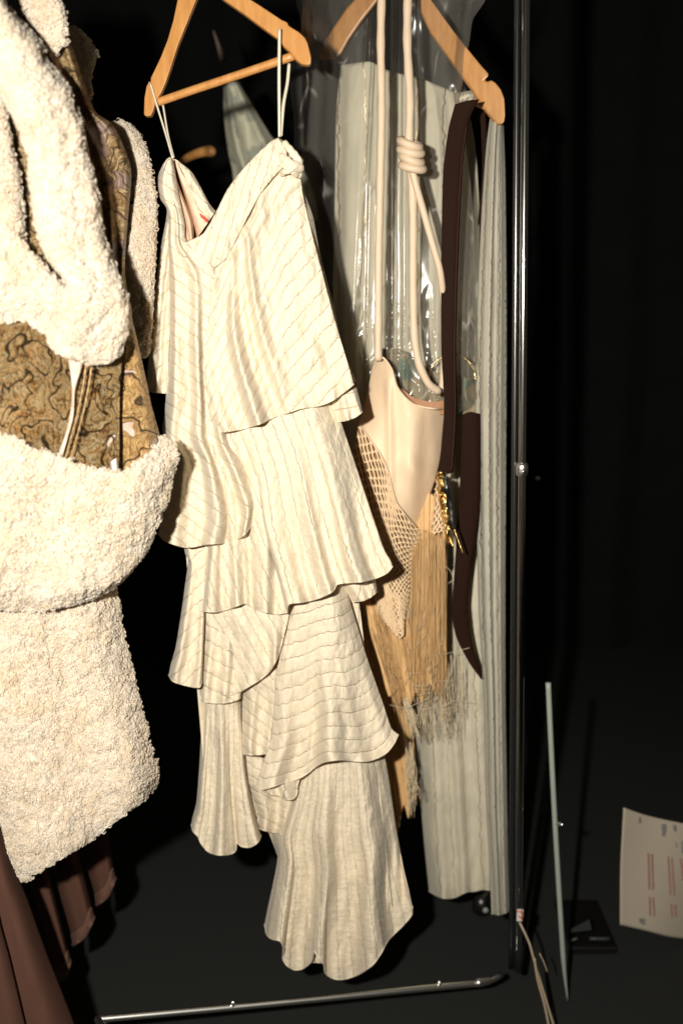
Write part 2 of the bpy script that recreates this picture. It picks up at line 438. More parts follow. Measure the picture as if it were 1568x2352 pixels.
# ------------------------------------------------------------------ cloth panel
def panel(name, mat, T, B, L=(), R=(), Y=1.5, dl=0.0, dr=0.0, bl=0.02, br=0.02, folds=(), nz=(0.004, 40), sf=None,
          n=(70, 110), thick=0.0010, parent=None, hem=0.0008, seed=0, yd=None, fm=None, tf=None, fn=None):
    """sheet of cloth between four edges. dl/dr: extra distance at left/right edge; bl/br: how far the edges curl back"""
    C, u, v = coons(T, B, L, R, *n)
    x, y = C[..., 0], C[..., 1]
    d = Y + dl * (1 - u) + dr * u + bl * np.maximum(0, 1 - u * 3.2)**2 + br * np.maximum(0, 1 - (1 - u) * 3.2)**2
    if yd is not None: d = d + yd(u, v)
    for (amp, cnt, ph, sl, pw) in folds:
        uu = u + 0.10 * noise(v * 2.2 + seed, u * 2, seed + 3)
        s = np.sin(2 * pi * (cnt * uu + sl * v + ph) + 1.1 * noise(v * 1.5, u * 3, seed + 9))
        irr = 0.45 + 1.1 * (noise(u * 3.1 + 5 * seed, v * 1.3, seed + 17) + .5)
        d = d + amp * np.power(np.clip(v, 0, 1), pw) * (s - 0.28 * s * s) * irr * (fm(u, v) if fm else 1)
    d = d + nz[0] * fbm(x / nz[1], y / (nz[1] * 2.4), seed, 4)
    if hem: d = d + .0035 * np.clip((v - .86) / .14, 0, 1)**2 * np.sin(u * n[0] / 4.6 + 3 * noise(u * 6, v, seed))
    if fn is not None: d = d + fn(x, y, u, v)
    if mat is M_dress or mat is M_sleeve: d = d + .0028 * fbm(x / 13 + noise(x / 40, y / 40, seed), y / 38, seed + 31, 3)
    V = P(x, y, d).reshape(-1, 3)
    if sf is None: s = (x) / 34.0
    else: s = sf(x, y, u, v)
    t = (tf(x, y, u, v) if tf else y / 34.0)
    uv = np.stack([s, t], -1).reshape(-1, 2)
    nu, nv = n
    mb = MB(); mb.add(V, gridF(nv, nu), None, uv)
    if hem:
        Vg = V.reshape(nv, nu, 3)
        mb2 = tubeVF(Vg[-1], hem, 5)
        mb.add(mb2[0], mb2[1], mb2[2], np.repeat(uv.reshape(nv, nu, 2)[-1], 5, 0).tolist() + [[0, 0], [0, 0]])
        mb.uv[-1] = np.array(mb.uv[-1])
    F = [np.vstack(mb.Q)] + ([np.vstack(mb.T)] if mb.T else [])
    return mk(name, np.vstack(mb.V), F, mat, parent, np.vstack(mb.uv), True, thick)

# ------------------------------------------------------------------ fleece panel: lumpy hide and thousands of curls
def fleece(name, T, B, L=(), R=(), Y=1.2, dl=0, dr=0, bl=0.03, br=0.04, parent=None, count=5000, folds=(), n=None, seed=0, clen=0.0072, yd=None, bt=0.0, bb=0.02, crad=0.00062, lump=0.0085):
    nu, nv = n or (90, 120)
    C, u, v = coons(T, B, L, R, nu, nv)
    x, y = C[..., 0], C[..., 1]
    d = Y + dl * (1 - u) + dr * u + bl * np.maximum(0, 1 - u * 4)**2 + br * np.maximum(0, 1 - (1 - u) * 4)**2 \
        + bb * np.maximum(0, 1 - (1 - v) * 7)**2 + bt * np.maximum(0, 1 - v * 7)**2
    for (amp, cnt, ph, sl, pw) in folds:
        d = d + amp * np.power(v, pw) * np.sin(2 * pi * (cnt * u + sl * v + ph) + 1.2 * noise(v * 2, u * 2, seed))
    if yd is not None: d = d + yd(u, v)
    d0 = d
    lumps = lump * (1 - worley(x / 21 + 0.7 * noise(x / 30, y / 30, seed), y / 23, seed)) + lump * 1.7 * fbm(x / 60, y / 75, seed + 2, 3)
    d = d - lumps
    G = P(x, y, d)
    V = G.reshape(-1, 3)
    o = mk(name, V, gridF(nv, nu), M_fleece_b, parent, None, True, 0.004)
    count = int(count * 2.3)
    ru = RNG.random(count) * (nu - 1.001); rv = RNG.random(count) * (nv - 1.001)
    k = count // 7                                     # extra along the outline
    ru[:k // 3] = (nu - 1.001) * (1 - 0.012 * RNG.random(k // 3)); ru[k // 3:k // 2] = 0.012 * (nu - 1) * RNG.random(k // 2 - k // 3)
    rv[k // 2:k] = (nv - 1.001) * (1 - 0.012 * RNG.random(k - k // 2))
    i = rv.astype(int); j = ru.astype(int); fi = (rv - i)[:, None]; fj = (ru - j)[:, None]
    p = (G[i, j] * (1 - fj) + G[i, j + 1] * fj) * (1 - fi) + (G[i + 1, j] * (1 - fj) + G[i + 1, j + 1] * fj) * fi
    eu = G[i, j + 1] - G[i, j]; ev = G[i + 1, j] - G[i, j]
    nrm = np.cross(eu, ev); nrm /= np.linalg.norm(nrm, axis=1)[:, None] + 1e-9
    nrm[nrm[:, 1] > 0] *= -1
    eu /= np.linalg.norm(eu, axis=1)[:, None] + 1e-9
    tv = np.cross(nrm, eu)
    # clumped directions
    ang = 2 * pi * 1.4 * fbm(x[i, j] / 26, y[i, j] / 26, seed + 7, 2) * 2 + RNG.normal(0, 0.6, count)
    dirv = np.cos(ang)[:, None] * eu + np.sin(ang)[:, None] * tv
    dirv[:, 2] -= 0.35
    side = np.cross(nrm, dirv)
    Ln = clen * (0.6 + 0.9 * RNG.random(count)); hand = np.where(RNG.random(count) > 0.5, 1, -1)
    rings = []
    ts = np.array([0, 0.2, 0.42, 0.66, 0.86, 1.0]); rr = np.array([0.8, 1.15, 1.2, 1.05, 0.75, 0.2])
    turn = RNG.uniform(2.2, 5.2, count); ctr = []
    for t in ts:
        a = turn * t
        lift = np.sin(np.minimum(t * pi * 0.85, pi)) * 0.55 + 0.1
        pos = p + nrm * (Ln * lift)[:, None] + dirv * (Ln * 0.55 * np.sin(a) / 1.0 * 0.6 + Ln * t * 0.45)[:, None] + side * (hand * Ln * 0.33 * (1 - np.cos(a)))[:, None]
        ctr.append(pos)
    ctr = np.stack(ctr, 1)                              # n,6,3
    tan = np.gradient(ctr, axis=1); tan /= np.linalg.norm(tan, axis=2)[..., None] + 1e-9
    a_ = np.cross(tan, nrm[:, None]); a_ /= np.linalg.norm(a_, axis=2)[..., None] + 1e-9
    b_ = np.cross(tan, a_)
    sides = 4; th = np.linspace(0, 2 * pi, sides, endpoint=False)
    R_ = (crad * (0.7 + 0.7 * RNG.random(count)))[:, None, None, None] * rr[None, :, None, None]
    VV = ctr[:, :, None] + R_ * (np.cos(th)[None, None, :, None] * a_[:, :, None] + np.sin(th)[None, None, :, None] * b_[:, :, None])
    idx = np.arange(count * 6 * sides).reshape(count, 6, sides)
    F = np.stack([idx[:, :-1], np.roll(idx[:, :-1], -1, 2), np.roll(idx[:, 1:], -1, 2), idx[:, 1:]], -1).reshape(-1, 4)
    c = mk('curls', VV.reshape(-1, 3), F, M_fleece, o, None, True)
    return o

# ================================================================== SETTING
FLOOR_Z = 0.0
V = []
nx, ny = 60, 60
gx, gy = np.meshgrid(np.linspace(-5, 5, nx), np.linspace(-1.5, 6.0, ny))
floor = struct(mk('floor', np.stack([gx, gy, FLOOR_Z + 0.003 * fbm(gx * 3, gy * 3, 1)], -1).reshape(-1, 3), gridF(ny, nx, rev=True), M_floor))
gx, gz = np.meshgrid(np.linspace(-5, 5, 260), np.linspace(-0.02, 4, 30))
cy = 3.9 + 0.03 * np.sin(gx * 22 + 2 * noise(gx * 2, gz, 4)) + 0.04 * fbm(gx * 4, gz * 0.5, 5)
backdrop = struct(mk('backdrop', np.stack([gx, cy, gz], -1).reshape(-1, 3), gridF(30, 260), M_wall))

# ================================================================== RACK
rack = thing('clothes_rack', 'chrome clothes rack with upright post at right and low base rail', 'clothes rack', tuple(P(1190, 2100, 1.72) * [1, 1, 0]))
pt = P(1203, 600, 1.74)
zt, zb = 2.35, 0.12
qa = P(1206, 100, 1.74); xb = P(1191, 2000, 1.74)
sl_ = (qa[0] - xb[0]) / (qa[2] - xb[2])
ptop = np.array([qa[0] + sl_ * (zt - qa[2]), 1.74, zt]); pb = np.array([xb[0] + sl_ * (0.10 - xb[2]), 1.74, 0.10])
mb = MB(); ln = np.linspace(0, 1, 40)[:, None]
mb.tube(ptop * (1 - ln) + pb * ln, 0.0072, 20)
mb.build('post', M_post, rack)
off = np.array([-0.0120, 0.010, 0])
mb = MB(); mb.tube((ptop + off) * (1 - ln) + (pb + off) * ln, 0.0055, 14); mb.build('post_sleeve', M_tube, rack)
jc = P(1198, 1078, 1.74)
mb = MB(); mb.tube(np.array([[jc[0], 1.74, jc[2] + s] for s in np.linspace(-.012, .012, 6)]), [.0085, .0105, .0108, .0108, .0105, .0085], 20); mb.build('collar', M_chrome, rack)
mb = MB(); mb.tube(line3([(1199, 1080, 1.728), (1202, 1084, 1.72)], 4), 0.003, 8); mb.build('locking_pin', M_chrome, rack)
zt_ = 2.2
mb = MB(); mb.tube(np.linspace([-1.2, 1.55, zt_ + .12], [ptop[0], 1.74, zt_ + .12], 20), 0.013, 16); mb.build('top_rail', M_chrome, rack)
# base rail (just over the floor)
mb = MB()
mb.tube(line3([(224, 2341, 1.50), (500, 2316, 1.56), (690, 2298, 1.60), (900, 2277, 1.645), (1080, 2260, 1.69), (1112, 2256, 1.70), (1135, 2247, 1.715), (1150, 2238, 1.73)], 80), 0.0062, 14)
mb.build('base_rail', M_chrome, rack)
mb = MB(); mb.tube(line3([(224, 2340, 1.50), (232, 2352, 1.47), (250, 2375, 1.42)], 12), 0.006, 12)
mb.build('base_leg', M_chrome, rack)
for bx_, by_, bY in ((535, 2313, 1.565), (1008, 2266, 1.672)):
    q = P(bx_, by_, bY)
    mb = MB(); mb.tube(np.array([[q[0], q[1], q[2] + s] for s in (0.003, 0.009, 0.012, 0.0135)]), [.004, .0042, .003, .0005], 10); mb.build('bolt', M_chrome, rack)
mb = MB(); mb.tube(line3([(1092, 2258, 1.69), (1124, 2251, 1.705)], 8), [.0062, .0078, .008, .008, .008, .008, .0078, .0062], 14); mb.build('joint', M_chrome, rack)
# caster wheel at the far corner
q = P(1106, 2072, 2.06)
mb = MB()
mb.tube(np.array([[q[0] + s, q[1] - s * .4, q[2]] for s in np.linspace(-.016, .016, 5)]), [.024, .030, .031, .030, .024], 24)
wh = mb.build('caster_wheel', M_black, rack)
mb = MB(); mb.tube(np.array([q + [0.004, -.034, 0], q + [0.004, -.028, 0]]), .006, 12); mb.build('hub', M_grey, wh)
mb = MB(); mb.tube(line3([(1140, 2040, 2.03), (1120, 2045, 2.04), (1106, 2060, 2.05)], 8), .006, 8); mb.build('caster_fork', M_chrome, rack)

# other uprights seen to the right
t = thing('support_pole', 'pale grey-green slim pole standing on the floor right of the rack', 'pole', tuple(P(1301, 2300, 1.77)))
mb = MB()
a = line3([(1258, 1568, 1.76), (1264, 1700, 1.76), (1272, 1860, 1.76), (1283, 2050, 1.76), (1294, 2220, 1.76), (1303, 2300, 1.76)], 50)
mb.tube(a, np.r_[np.full(42, 0.0050), np.linspace(.005, .0012, 8)], 12); mb.build('shaft', M_grey, t)
mb = MB(); mb.tube(line3([(1278, 1893, 1.75), (1286, 1893, 1.745), (1292, 1894, 1.74)], 5), [.002, .003, .0045, .003, .002], 8); mb.build('screw', M_chrome, t)
mb = MB(); mb.tube(line3([(1203, 1640, 2.0), (1203, 1700, 2.0), (1203, 1760, 2.0), (1204, 1812, 2.0)], 20), np.sin(np.linspace(0.05, 3.1, 20)) * .0058 + .0004, 10, flat=.4)
tag(mb.build('reflection_sliver', m_simple('dull_mauve', (0.10, 0.08, 0.09), 0.6), None, origin=tuple(P(1203, 1812, 2.0))), 'short faint mauve reflection line modelled as a strip beside the rack post', 'reflection')  # reflection line beside the post, put in as a dull coloured sliver
t = thing('metal_hook', 'tiny bright hook glinting in the dark right of the post', 'hook', tuple(P(1228, 1100, 2.1)))
mb = MB(); mb.tube(line3([(1221, 1096, 2.1), (1223, 1103, 2.1), (1227, 1106, 2.1)], 8), .0018, 6); mb.build('bent_wire', M_tube, t)
mb = MB(); mb.tube(line3([(1228, 1100, 2.1), (1232, 1099, 2.1), (1240, 1099, 2.1)], 6), [.002, .004, .005, .005, .004, .002], 8); mb.build('end_cap', M_chrome, t)

# small sticker and cable at the foot of the post
t = thing('cable_tag', 'small white and red tag at the foot of the rack post', 'tag', tuple(P(1193, 2118, 1.70)))
mb = MB(); c = P(1193, 2102, 1.70); mb.box(c, (.012, .004, .024)); mb.build('label_flag', M_label, t, smooth=False, bevel=.0006)
mb = MB()
for (x1, y1, x2, y2) in ((1186, 2092, 1200, 2097), (1190, 2104, 1200, 2112), (1197, 2090, 1199, 2116)):
    mb.tube(line3([(x1, y1, 1.696), (x2, y2, 1.696)], 3), .0013, 6)
mb.build('red_print', M_red, t)
mb = MB(); mb.tube(line3([(1192, 2118, 1.70), (1203, 2140, 1.69), (1216, 2170, 1.68), (1228, 2215, 1.67), (1245, 2270, 1.66), (1260, 2320, 1.65), (1275, 2370, 1.64)], 50), .0023, 8)
mb.tube(line3([(1226, 2200, 1.67), (1234, 2250, 1.66), (1250, 2310, 1.65), (1262, 2370, 1.64)], 30), .0025, 8)
tag(mb.build('cable', M_wire, None, origin=tuple(P(1262, 2370, 1.64))), 'thin beige twisted cable running down from the small red and white tag', 'cable')
mb = MB(); mb.tube(line3([(1238, 2190, 1.67), (1248, 2210, 1.67), (1256, 2232, 1.67)], 12), .0014, 6)
tag(mb.build('wire_end', M_wire, None, origin=tuple(P(1256, 2232, 1.67))), 'short loose wire end beside the twisted cable', 'wire')

# paper sheet
def Yp(x): return 1.90 + 0.0005 * (x - 1425)
t = thing('printed_sheet', 'pale printed paper sheet with red ruled lines taped in the dark at right', 'paper', tuple(P(1500, 2150, 1.9)))
nu, nv = 40, 50
C, u, v = coons([(1431, 1855), (1480, 1872), (1530, 1884), (1610, 1900)], [(1423, 2124), (1480, 2137), (1540, 2152), (1610, 2160)], [(1424, 1990)], [(1610, 2030)], nu, nv)
dd = Yp(C[..., 0]) + .006 * np.sin(u * 5 + v * 2) + 0.012 * np.maximum(0, .15 - v)
mk('page', P(C[..., 0], C[..., 1], dd).reshape(-1, 3), gridF(nv, nu), M_paper, t, None, True, .0006)
def strip(mb, x1, y1, x2, y2, w, dY=-.012):
    n_ = np.array([y2 - y1, x1 - x2], float); n_ /= np.linalg.norm(n_); n_ *= w / 2
    q = [(x1 + n_[0], y1 + n_[1]), (x1 - n_[0], y1 - n_[1]), (x2 - n_[0], y2 - n_[1]), (x2 + n_[0], y2 + n_[1])]
    mb.add(np.array([P(a, b, Yp(a) + dY) for a, b in q]), [[0, 1, 2, 3]])
def pz(x, y): return 1090.9 + x * .3408, 1550.2 + y * .3408
mb = MB()
for (x1, y1, x2, y2) in ((1163, 1203, 1170, 1448), (1187, 1208, 1196, 1452), (1172, 1497, 1176, 1625), (1196, 1502, 1205, 1630), (1298, 1225, 1314, 1485), (1322, 1230, 1340, 1492), (1317, 1545, 1325, 1637), (1344, 1550, 1352, 1635), (1384, 1240, 1400, 1390), (1408, 1245, 1424, 1500)):
    n_seg = int((y2 - y1) / 12)
    for k in range(n_seg):
        f0, f1 = k / n_seg, (k + .72) / n_seg
        a = pz(x1 + (x2 - x1) * f0, y1 + (y2 - y1) * f0); b_ = pz(x1 + (x2 - x1) * f1, y1 + (y2 - y1) * f1)
        strip(mb, *a, *b_, 2.6 + random.random())
mb.build('red_print', M_inkr, t, smooth=False)
mb = MB()
for (x1, y1, x2, y2, ww) in ((1103, 960, 1104, 998, 4), (1262, 1005, 1266, 1085, 7), (1275, 1005, 1277, 1060, 4), (1335, 1010, 1338, 1050, 3), (1346, 1012, 1348, 1058, 3), (1352, 1130, 1354, 1160, 2), (1392, 1120, 1396, 1200, 4), (1104, 1640, 1110, 1670, 2), (1116, 1640, 1122, 1684, 2.5), (1132, 1642, 1137, 1684, 3)):
    a = pz(x1, y1); b_ = pz(x2, y2); strip(mb, *a, *b_, ww)
mb.build('grey_print', M_ink, t, smooth=False)

# dim bits on the floor at right
t = thing('equipment_box', 'dim dark box with taped lid low in the dark at right', 'box', tuple(P(1335, 2190, 1.9)))
c = P(1340, 2150, 2.02)
mb = MB(); mb.box(c, (.10, .18, .07)); mb.build('box_body', M_black, t, smooth=False, bevel=.004)
mb = MB(); mb.add(np.array([P(1303, 2138, 1.925), P(1352, 2112, 1.925), P(1358, 2136, 1.925), P(1306, 2142, 1.925)]), [[0, 3, 2, 1]]); mb.build('tape', M_dim, t, smooth=False, thick=.0006)
mb = MB(); mb.tube(line3([(1352, 2156, 1.915), (1400, 2156, 1.915)], 4), .004, 8); mb.build('latch_bar', M_dim, t)
mb = MB(); mb.tube(line3([(1310, 2160, 1.915), (1326, 2155, 1.915)], 4), .003, 8)
mb.build('latch_bar', M_dim, t)

# ================================================================== HANGERS
def slab(name, poly, Yf, th, mat, parent, bev=.003):
    pf = np.array([P(x, y, Yf(x)) for x, y in poly]); pb_ = pf + [0, th, 0]
    n_ = len(poly)
    F = [list(range(n_)), list(range(2 * n_ - 1, n_ - 1, -1))] + [[(i + 1) % n_, i, i + n_, (i + 1) % n_ + n_] for i in range(n_)]
    o = mk(name, np.vstack([pf, pb_]), F, mat, parent, None, False)
    m = o.modifiers.new('bevel', 'BEVEL'); m.width = bev; m.segments = 3; m.limit_method = 'ANGLE'; m.angle_limit = radians(35)
    return o
def smoothpoly(pts, k=3):
    """round polygon: resample closed polygon with a little smoothing"""
    return pts

HG = 'wooden hangers on the rack'
Y1 = lambda x: 1.53 - 0.0002 * (x - 340)
h1 = thing('wooden_hanger', 'pale wooden hanger with bar holding the ruffled cream dress', 'hanger', tuple(P(500, 250, 1.5)), HG)
slab('shoulder_arm', [(418, -60), (408, 0), (398, 48), (385, 92), (370, 130), (356, 160), (347, 178), (346, 190), (343, 186), (337, 198), (332, 225), (331, 262), (335, 267), (346, 266), (352, 254), (357, 232), (371, 211), (380, 190), (392, 155), (408, 105), (428, 55), (450, 0), (470, -60)], Y1, .014, M_wood, h1, .0045)
slab('shoulder_arm', [(440, -60), (514, 0), (560, 32), (600, 62), (642, 92), (652, 108), (666, 120), (680, 138), (692, 147), (708, 150), (714, 144), (714, 130), (706, 98), (700, 86), (686, 73), (668, 62), (662, 58), (660, 51), (654, 48), (648, 46), (630, 34), (600, 14), (578, 0), (500, -60)], Y1, .014, M_wood, h1, .0045)
mb = MB(); mb.tube(line3([(354, 238, 1.537), (440, 208, 1.52), (560, 168, 1.497), (676, 128, 1.475)], 24), np.r_[.0052, np.full(22, .0058), .0052], 14); mb.build('trouser_bar', M_wood, h1)
mb = MB(); mb.tube(line3([(478, -60, 1.51), (478, -110, 1.51), (490, -150, 1.51), (515, -155, 1.51), (530, -130, 1.51)], 24), .002, 8); mb.build('hook', M_chrome, h1)

Y2 = lambda x: 1.80 - 0.00028 * (x - 960)
h2 = thing('wooden_hanger', 'reddish wooden hanger behind the clear plastic with belt over its tip', 'hanger', tuple(P(1050, 200, 1.78)), HG)
slab('shoulder_arm', [(915, -60), (954, 0), (989, 75), (1030, 132), (1061, 175), (1085, 208), (1100, 232), (1118, 258), (1132, 275), (1140, 284), (1150, 286), (1158, 280), (1160, 262), (1158, 226), (1150, 205), (1138, 190), (1128, 183), (1120, 187), (1112, 184), (1122, 174), (1121, 168), (1105, 150), (1074, 112), (1035, 62), (991, 0), (955, -60)], Y2, .014, M_wood, h2, .0045)
Y2b = lambda x: 1.93 + 0.0002 * (854 - x)
slab('shoulder_arm', [(905, -60), (868, 0), (830, 48), (800, 92), (785, 120), (772, 136), (745, 138), (732, 130), (736, 108), (760, 70), (795, 18), (812, 0), (860, -60)], Y2b, .014, M_wood, h2, .0045)
mb = MB(); mb.tube(line3([(1085, 232, 1.765), (1120, 248, 1.765)], 6), .0055, 12); mb.build('trouser_bar', M_wood, h2)

# ================================================================== RUFFLED DRESS
dress = thing('ruffled_dress', 'cream tiered ruffle dress with fine metallic stripes hanging from the pale wooden hanger', 'dress', tuple(P(720, 2250, 1.52)))
D = lambda name, *a, **k: panel(name, k.pop('mat', M_dress), *a, parent=dress, **k)
def diagL(x, y, u, v): return (y - 0.75 * x) / 33.0
def tL(x, y, u, v): return (x + 0.75 * y) / 40.0
# back of the dress (gives it depth)
D('back_panel', [(392, 470), (520, 640), (600, 560), (672, 470)], [(480, 1900), (600, 1880), (720, 2150), (900, 2080)], [(400, 900), (430, 1300)], [(735, 800), (800, 1200), (850, 1600)], Y=1.64, bl=-.05, br=-.05, folds=[(.012, 5, 0, 0, 1)], seed=3)
# left shoulder and sleeve
D('sleeve', [(376, 376), (388, 362), (400, 364)], [(338, 897), (360, 901), (386, 903)], [(364, 405), (366, 452), (384, 484), (368, 580), (352, 720), (341, 840)], [(408, 440), (414, 520), (398, 640), (388, 780)], Y=1.52, bl=.04, br=0, folds=[(.004, 2, .2, .5, .3)], nz=(.012, 22), sf=lambda x, y, u, v: (y + .9 * x) / 40., tf=lambda x, y, u, v: (x - .9 * y) / 40., mat=M_sleeve, n=(40, 130), seed=5)
D('lining', [(384, 367), (395, 362)], [(426, 556), (446, 548)], [(392, 420), (412, 490)], [(408, 420), (440, 500)], mat=M_lining, Y=1.512, bl=0, br=.02, n=(20, 60), hem=0, folds=[(.003, 1, 0, 0, 0)])
D('lining', [(398, 363), (404, 366)], [(452, 548), (492, 492)], [(415, 420), (446, 520)], [(420, 400), (444, 432), (470, 466)], mat=M_lining, Y=1.528, bl=.012, br=0, n=(24, 60), hem=0)
D('collar_back', [(404, 366), (412, 372)], [(470, 520), (494, 484)], [(428, 412), (452, 470)], [(440, 395), (462, 432), (480, 466)], Y=1.522, n=(24, 60), nz=(.012, 14), bl=0, br=.01, sf=lambda x, y, u, v: (x - y) / 30)
mb = MB()
for k in range(5):
    mb.tube(line3([(461 + k * 3.6, 492 + k * 3, 1.517), (463 + k * 3.6, 500 + k * 3, 1.517)], 4), .0011, 6)
mb.tube(line3([(459, 490, 1.518), (479, 506, 1.518)], 4), .0008, 5)
mb.build('stitched_tag', M_red, dress)
# left bodice front, running on into the left ruffle
D('front_left', [(381, 376), (390, 366), (397, 366)], [(365, 1226), (380, 1242), (421, 1256), (448, 1255), (474, 1250), (515, 1246), (554, 1234), (581, 1202)],
  [(366, 412), (368, 452), (386, 486), (384, 600), (384, 760), (382, 900), (377, 960), (374, 988), (384, 1008), (401, 1032), (397, 1066), (388, 1110), (377, 1170)],
  [(409, 440), (424, 510), (430, 556), (494, 612), (500, 760), (508, 900), (520, 1000), (556, 1066), (576, 1110), (589, 1150)],
  Y=1.485, bl=.05, br=.015, folds=[(.020, 2.6, .15, .25, 1.2), (.0025, 7, .4, .1, 1.4)], nz=(.008, 34), sf=diagL, tf=tL, n=(110, 240), seed=11, hem=.0010)
# right bodice / upper ruffle, crossing over
def G(x):
    r = np.maximum(x - 655, 0) * 1.12; l = np.minimum(x - 655, 0) * 2.1; return r + l
D('front_right', [(427, 557), (460, 545), (490, 500), (520, 440), (548, 400), (590, 355), (622, 325), (640, 316)],
  [(498, 992), (520, 991), (560, 984), (600, 972), (628, 958), (660, 948), (690, 938), (730, 932), (762, 920), (790, 900), (812, 882)],
  [(458, 588), (494, 614), (486, 680), (474, 780), (472, 870), (482, 950)],
  [(660, 334), (674, 362), (688, 395), (694, 440), (712, 520), (738, 620), (770, 740), (800, 840)],
  Y=1.462, dr=.012, bl=.012, br=.004, fm=lambda u, v: .22 + .95 * np.exp(-((u - .32) / .24)**2), folds=[(.015, 4.2, .1, -.5, .6), (.004, 9, .3, -.8, .7)], nz=(.007, 26),
  sf=lambda x, y, u, v: (y + G(x)) / 50., tf=lambda x, y, u, v: (x - y * .9) / 50., n=(170, 200), seed=21, hem=.0010,
  fn=lambda x, y, u, v: -.006 * np.exp(-((x - 500 - (612 - y) * .9) / 22)**2) * (y < 640) + .004 * np.sin(x / 9. + y / 60) * np.exp(-((v - .25) / .25)**2) * (u < .7))
# neckline band
D('neckline_band', [(428, 556), (470, 534), (500, 480), (545, 405), (600, 345), (640, 317)], [(494, 614), (520, 590), (560, 520), (600, 450), (640, 400), (664, 372)], [(455, 586)], [(654, 340)],
  Y=1.452, bl=0, br=0, bb=0) if False else None
D('neckline_band', [(428, 556), (470, 534), (500, 480), (545, 405), (600, 345), (640, 317)], [(494, 614), (522, 590), (560, 515), (598, 445), (636, 398), (664, 372)], [(455, 586)], [(654, 340)],
  Y=1.456, bl=0, br=.01, nz=(.010, 20), sf=lambda x, y, u, v: (x + .3 * y) / 22., tf=lambda x, y, u, v: y / 22., n=(120, 40), seed=23, yd=lambda u, v: -.006 * np.sin(pi * v), hem=0)
# shoulder knot
mb = MB()
def kt(pts, r0, r1, fl=.75):
    L_ = line3(pts, 20); k_ = np.arange(20)
    mb.tube(L_, np.linspace(r0, r1, 20) * (1 + .10 * np.sin(k_ * 1.9)) * np.sin(np.linspace(.5, 2.6, 20))**.4, 14, flat=fl)
kt([(636, 356, 1.462), (650, 362, 1.452), (668, 378, 1.446), (686, 384, 1.452), (690, 392, 1.462)], .006, .0075)
kt([(690, 366, 1.462), (676, 380, 1.446), (660, 392, 1.444), (648, 396, 1.452)], .0065, .0045)
kt([(652, 326, 1.462), (668, 346, 1.455), (682, 364, 1.452), (688, 384, 1.458), (684, 408, 1.470)], .005, .006)
kt([(640, 372, 1.458), (654, 380, 1.450), (672, 392, 1.450), (682, 404, 1.462)], .0045, .0055)
kt([(645, 400, 1.466), (656, 392, 1.452), (664, 384, 1.448)], .005, .004)
mb.build('shoulder_knot', M_sleeve, dress)
# sleeve strip behind the right edge
D('sleeve', [(660, 405), (688, 400)], [(803, 868), (816, 876)], [(681, 500), (706, 612), (736, 700), (770, 785)], [(700, 446), (719, 500), (735, 588), (750, 646), (767, 712), (776, 756), (790, 812)],
  Y=1.500, bl=.0, br=.012, nz=(.006, 22), sf=lambda x, y, u, v: (y + .25 * x) / 42., tf=lambda x, y, u, v: x / 42., n=(30, 130), seed=31, mat=M_sleeve,
  yd=lambda u, v: -.012 * np.sin(pi * np.clip(u * 1.1, 0, 1)))
D('sleeve_hem', [(752, 880), (790, 872), (818, 890)], [(772, 968), (792, 966), (815, 958), (832, 946)], [(758, 920)], [(826, 920)], Y=1.50, nz=(.01, 26), folds=[(.006, 2, 0, 0, 1)], sf=lambda x, y, u, v: (y + .2 * x) / 34., n=(50, 50), seed=33)
# second tier under the crossing hem: centre and right
D('middle_ruffle', [(470, 1060), (500, 940), (600, 920), (680, 910)], [(449, 1401), (470, 1404), (497, 1405), (530, 1397), (562, 1386), (584, 1398), (606, 1405), (635, 1410), (659, 1407)],
  [(470, 1250), (462, 1320), (455, 1370)], [(668, 1100), (664, 1250), (660, 1340)], Y=1.498, bl=.02, br=.0, folds=[(.016, 3.4, .1, .1, .9), (.003, 9, .5, .2, 1)], nz=(.006, 30),
  sf=lambda x, y, u, v: (x - .42 * y + 300) / 27., tf=lambda x, y, u, v: y / 27., n=(110, 170), seed=41, hem=.0010)
D('side_ruffle', [(545, 975), (600, 950), (680, 925), (752, 895)], [(659, 1408), (664, 1387), (695, 1383), (725, 1376), (750, 1366), (766, 1356), (774, 1342), (800, 1338), (830, 1336), (862, 1328), (888, 1316), (901, 1301)],
  [(590, 1100), (610, 1220), (640, 1330)], [(776, 950), (800, 1020), (830, 1110), (860, 1200), (882, 1262), (897, 1288)], Y=1.480, bl=.01, br=.045, folds=[(.014, 3.3, .35, .0, .9), (.003, 8, .2, .1, 1)], nz=(.005, 30),
  sf=lambda x, y, u, v: u * 8.6 + .3, tf=lambda x, y, u, v: y / 36., n=(150, 190), seed=43, hem=.0010)
D('under_ruffle', [(775, 1325), (830, 1320), (855, 1315)], [(808, 1382), (830, 1380), (850, 1372), (866, 1358)], [(790, 1350)], [(862, 1335)], Y=1.540, folds=[(.008, 2, 0, 0, 1)], n=(40, 40), seed=44)
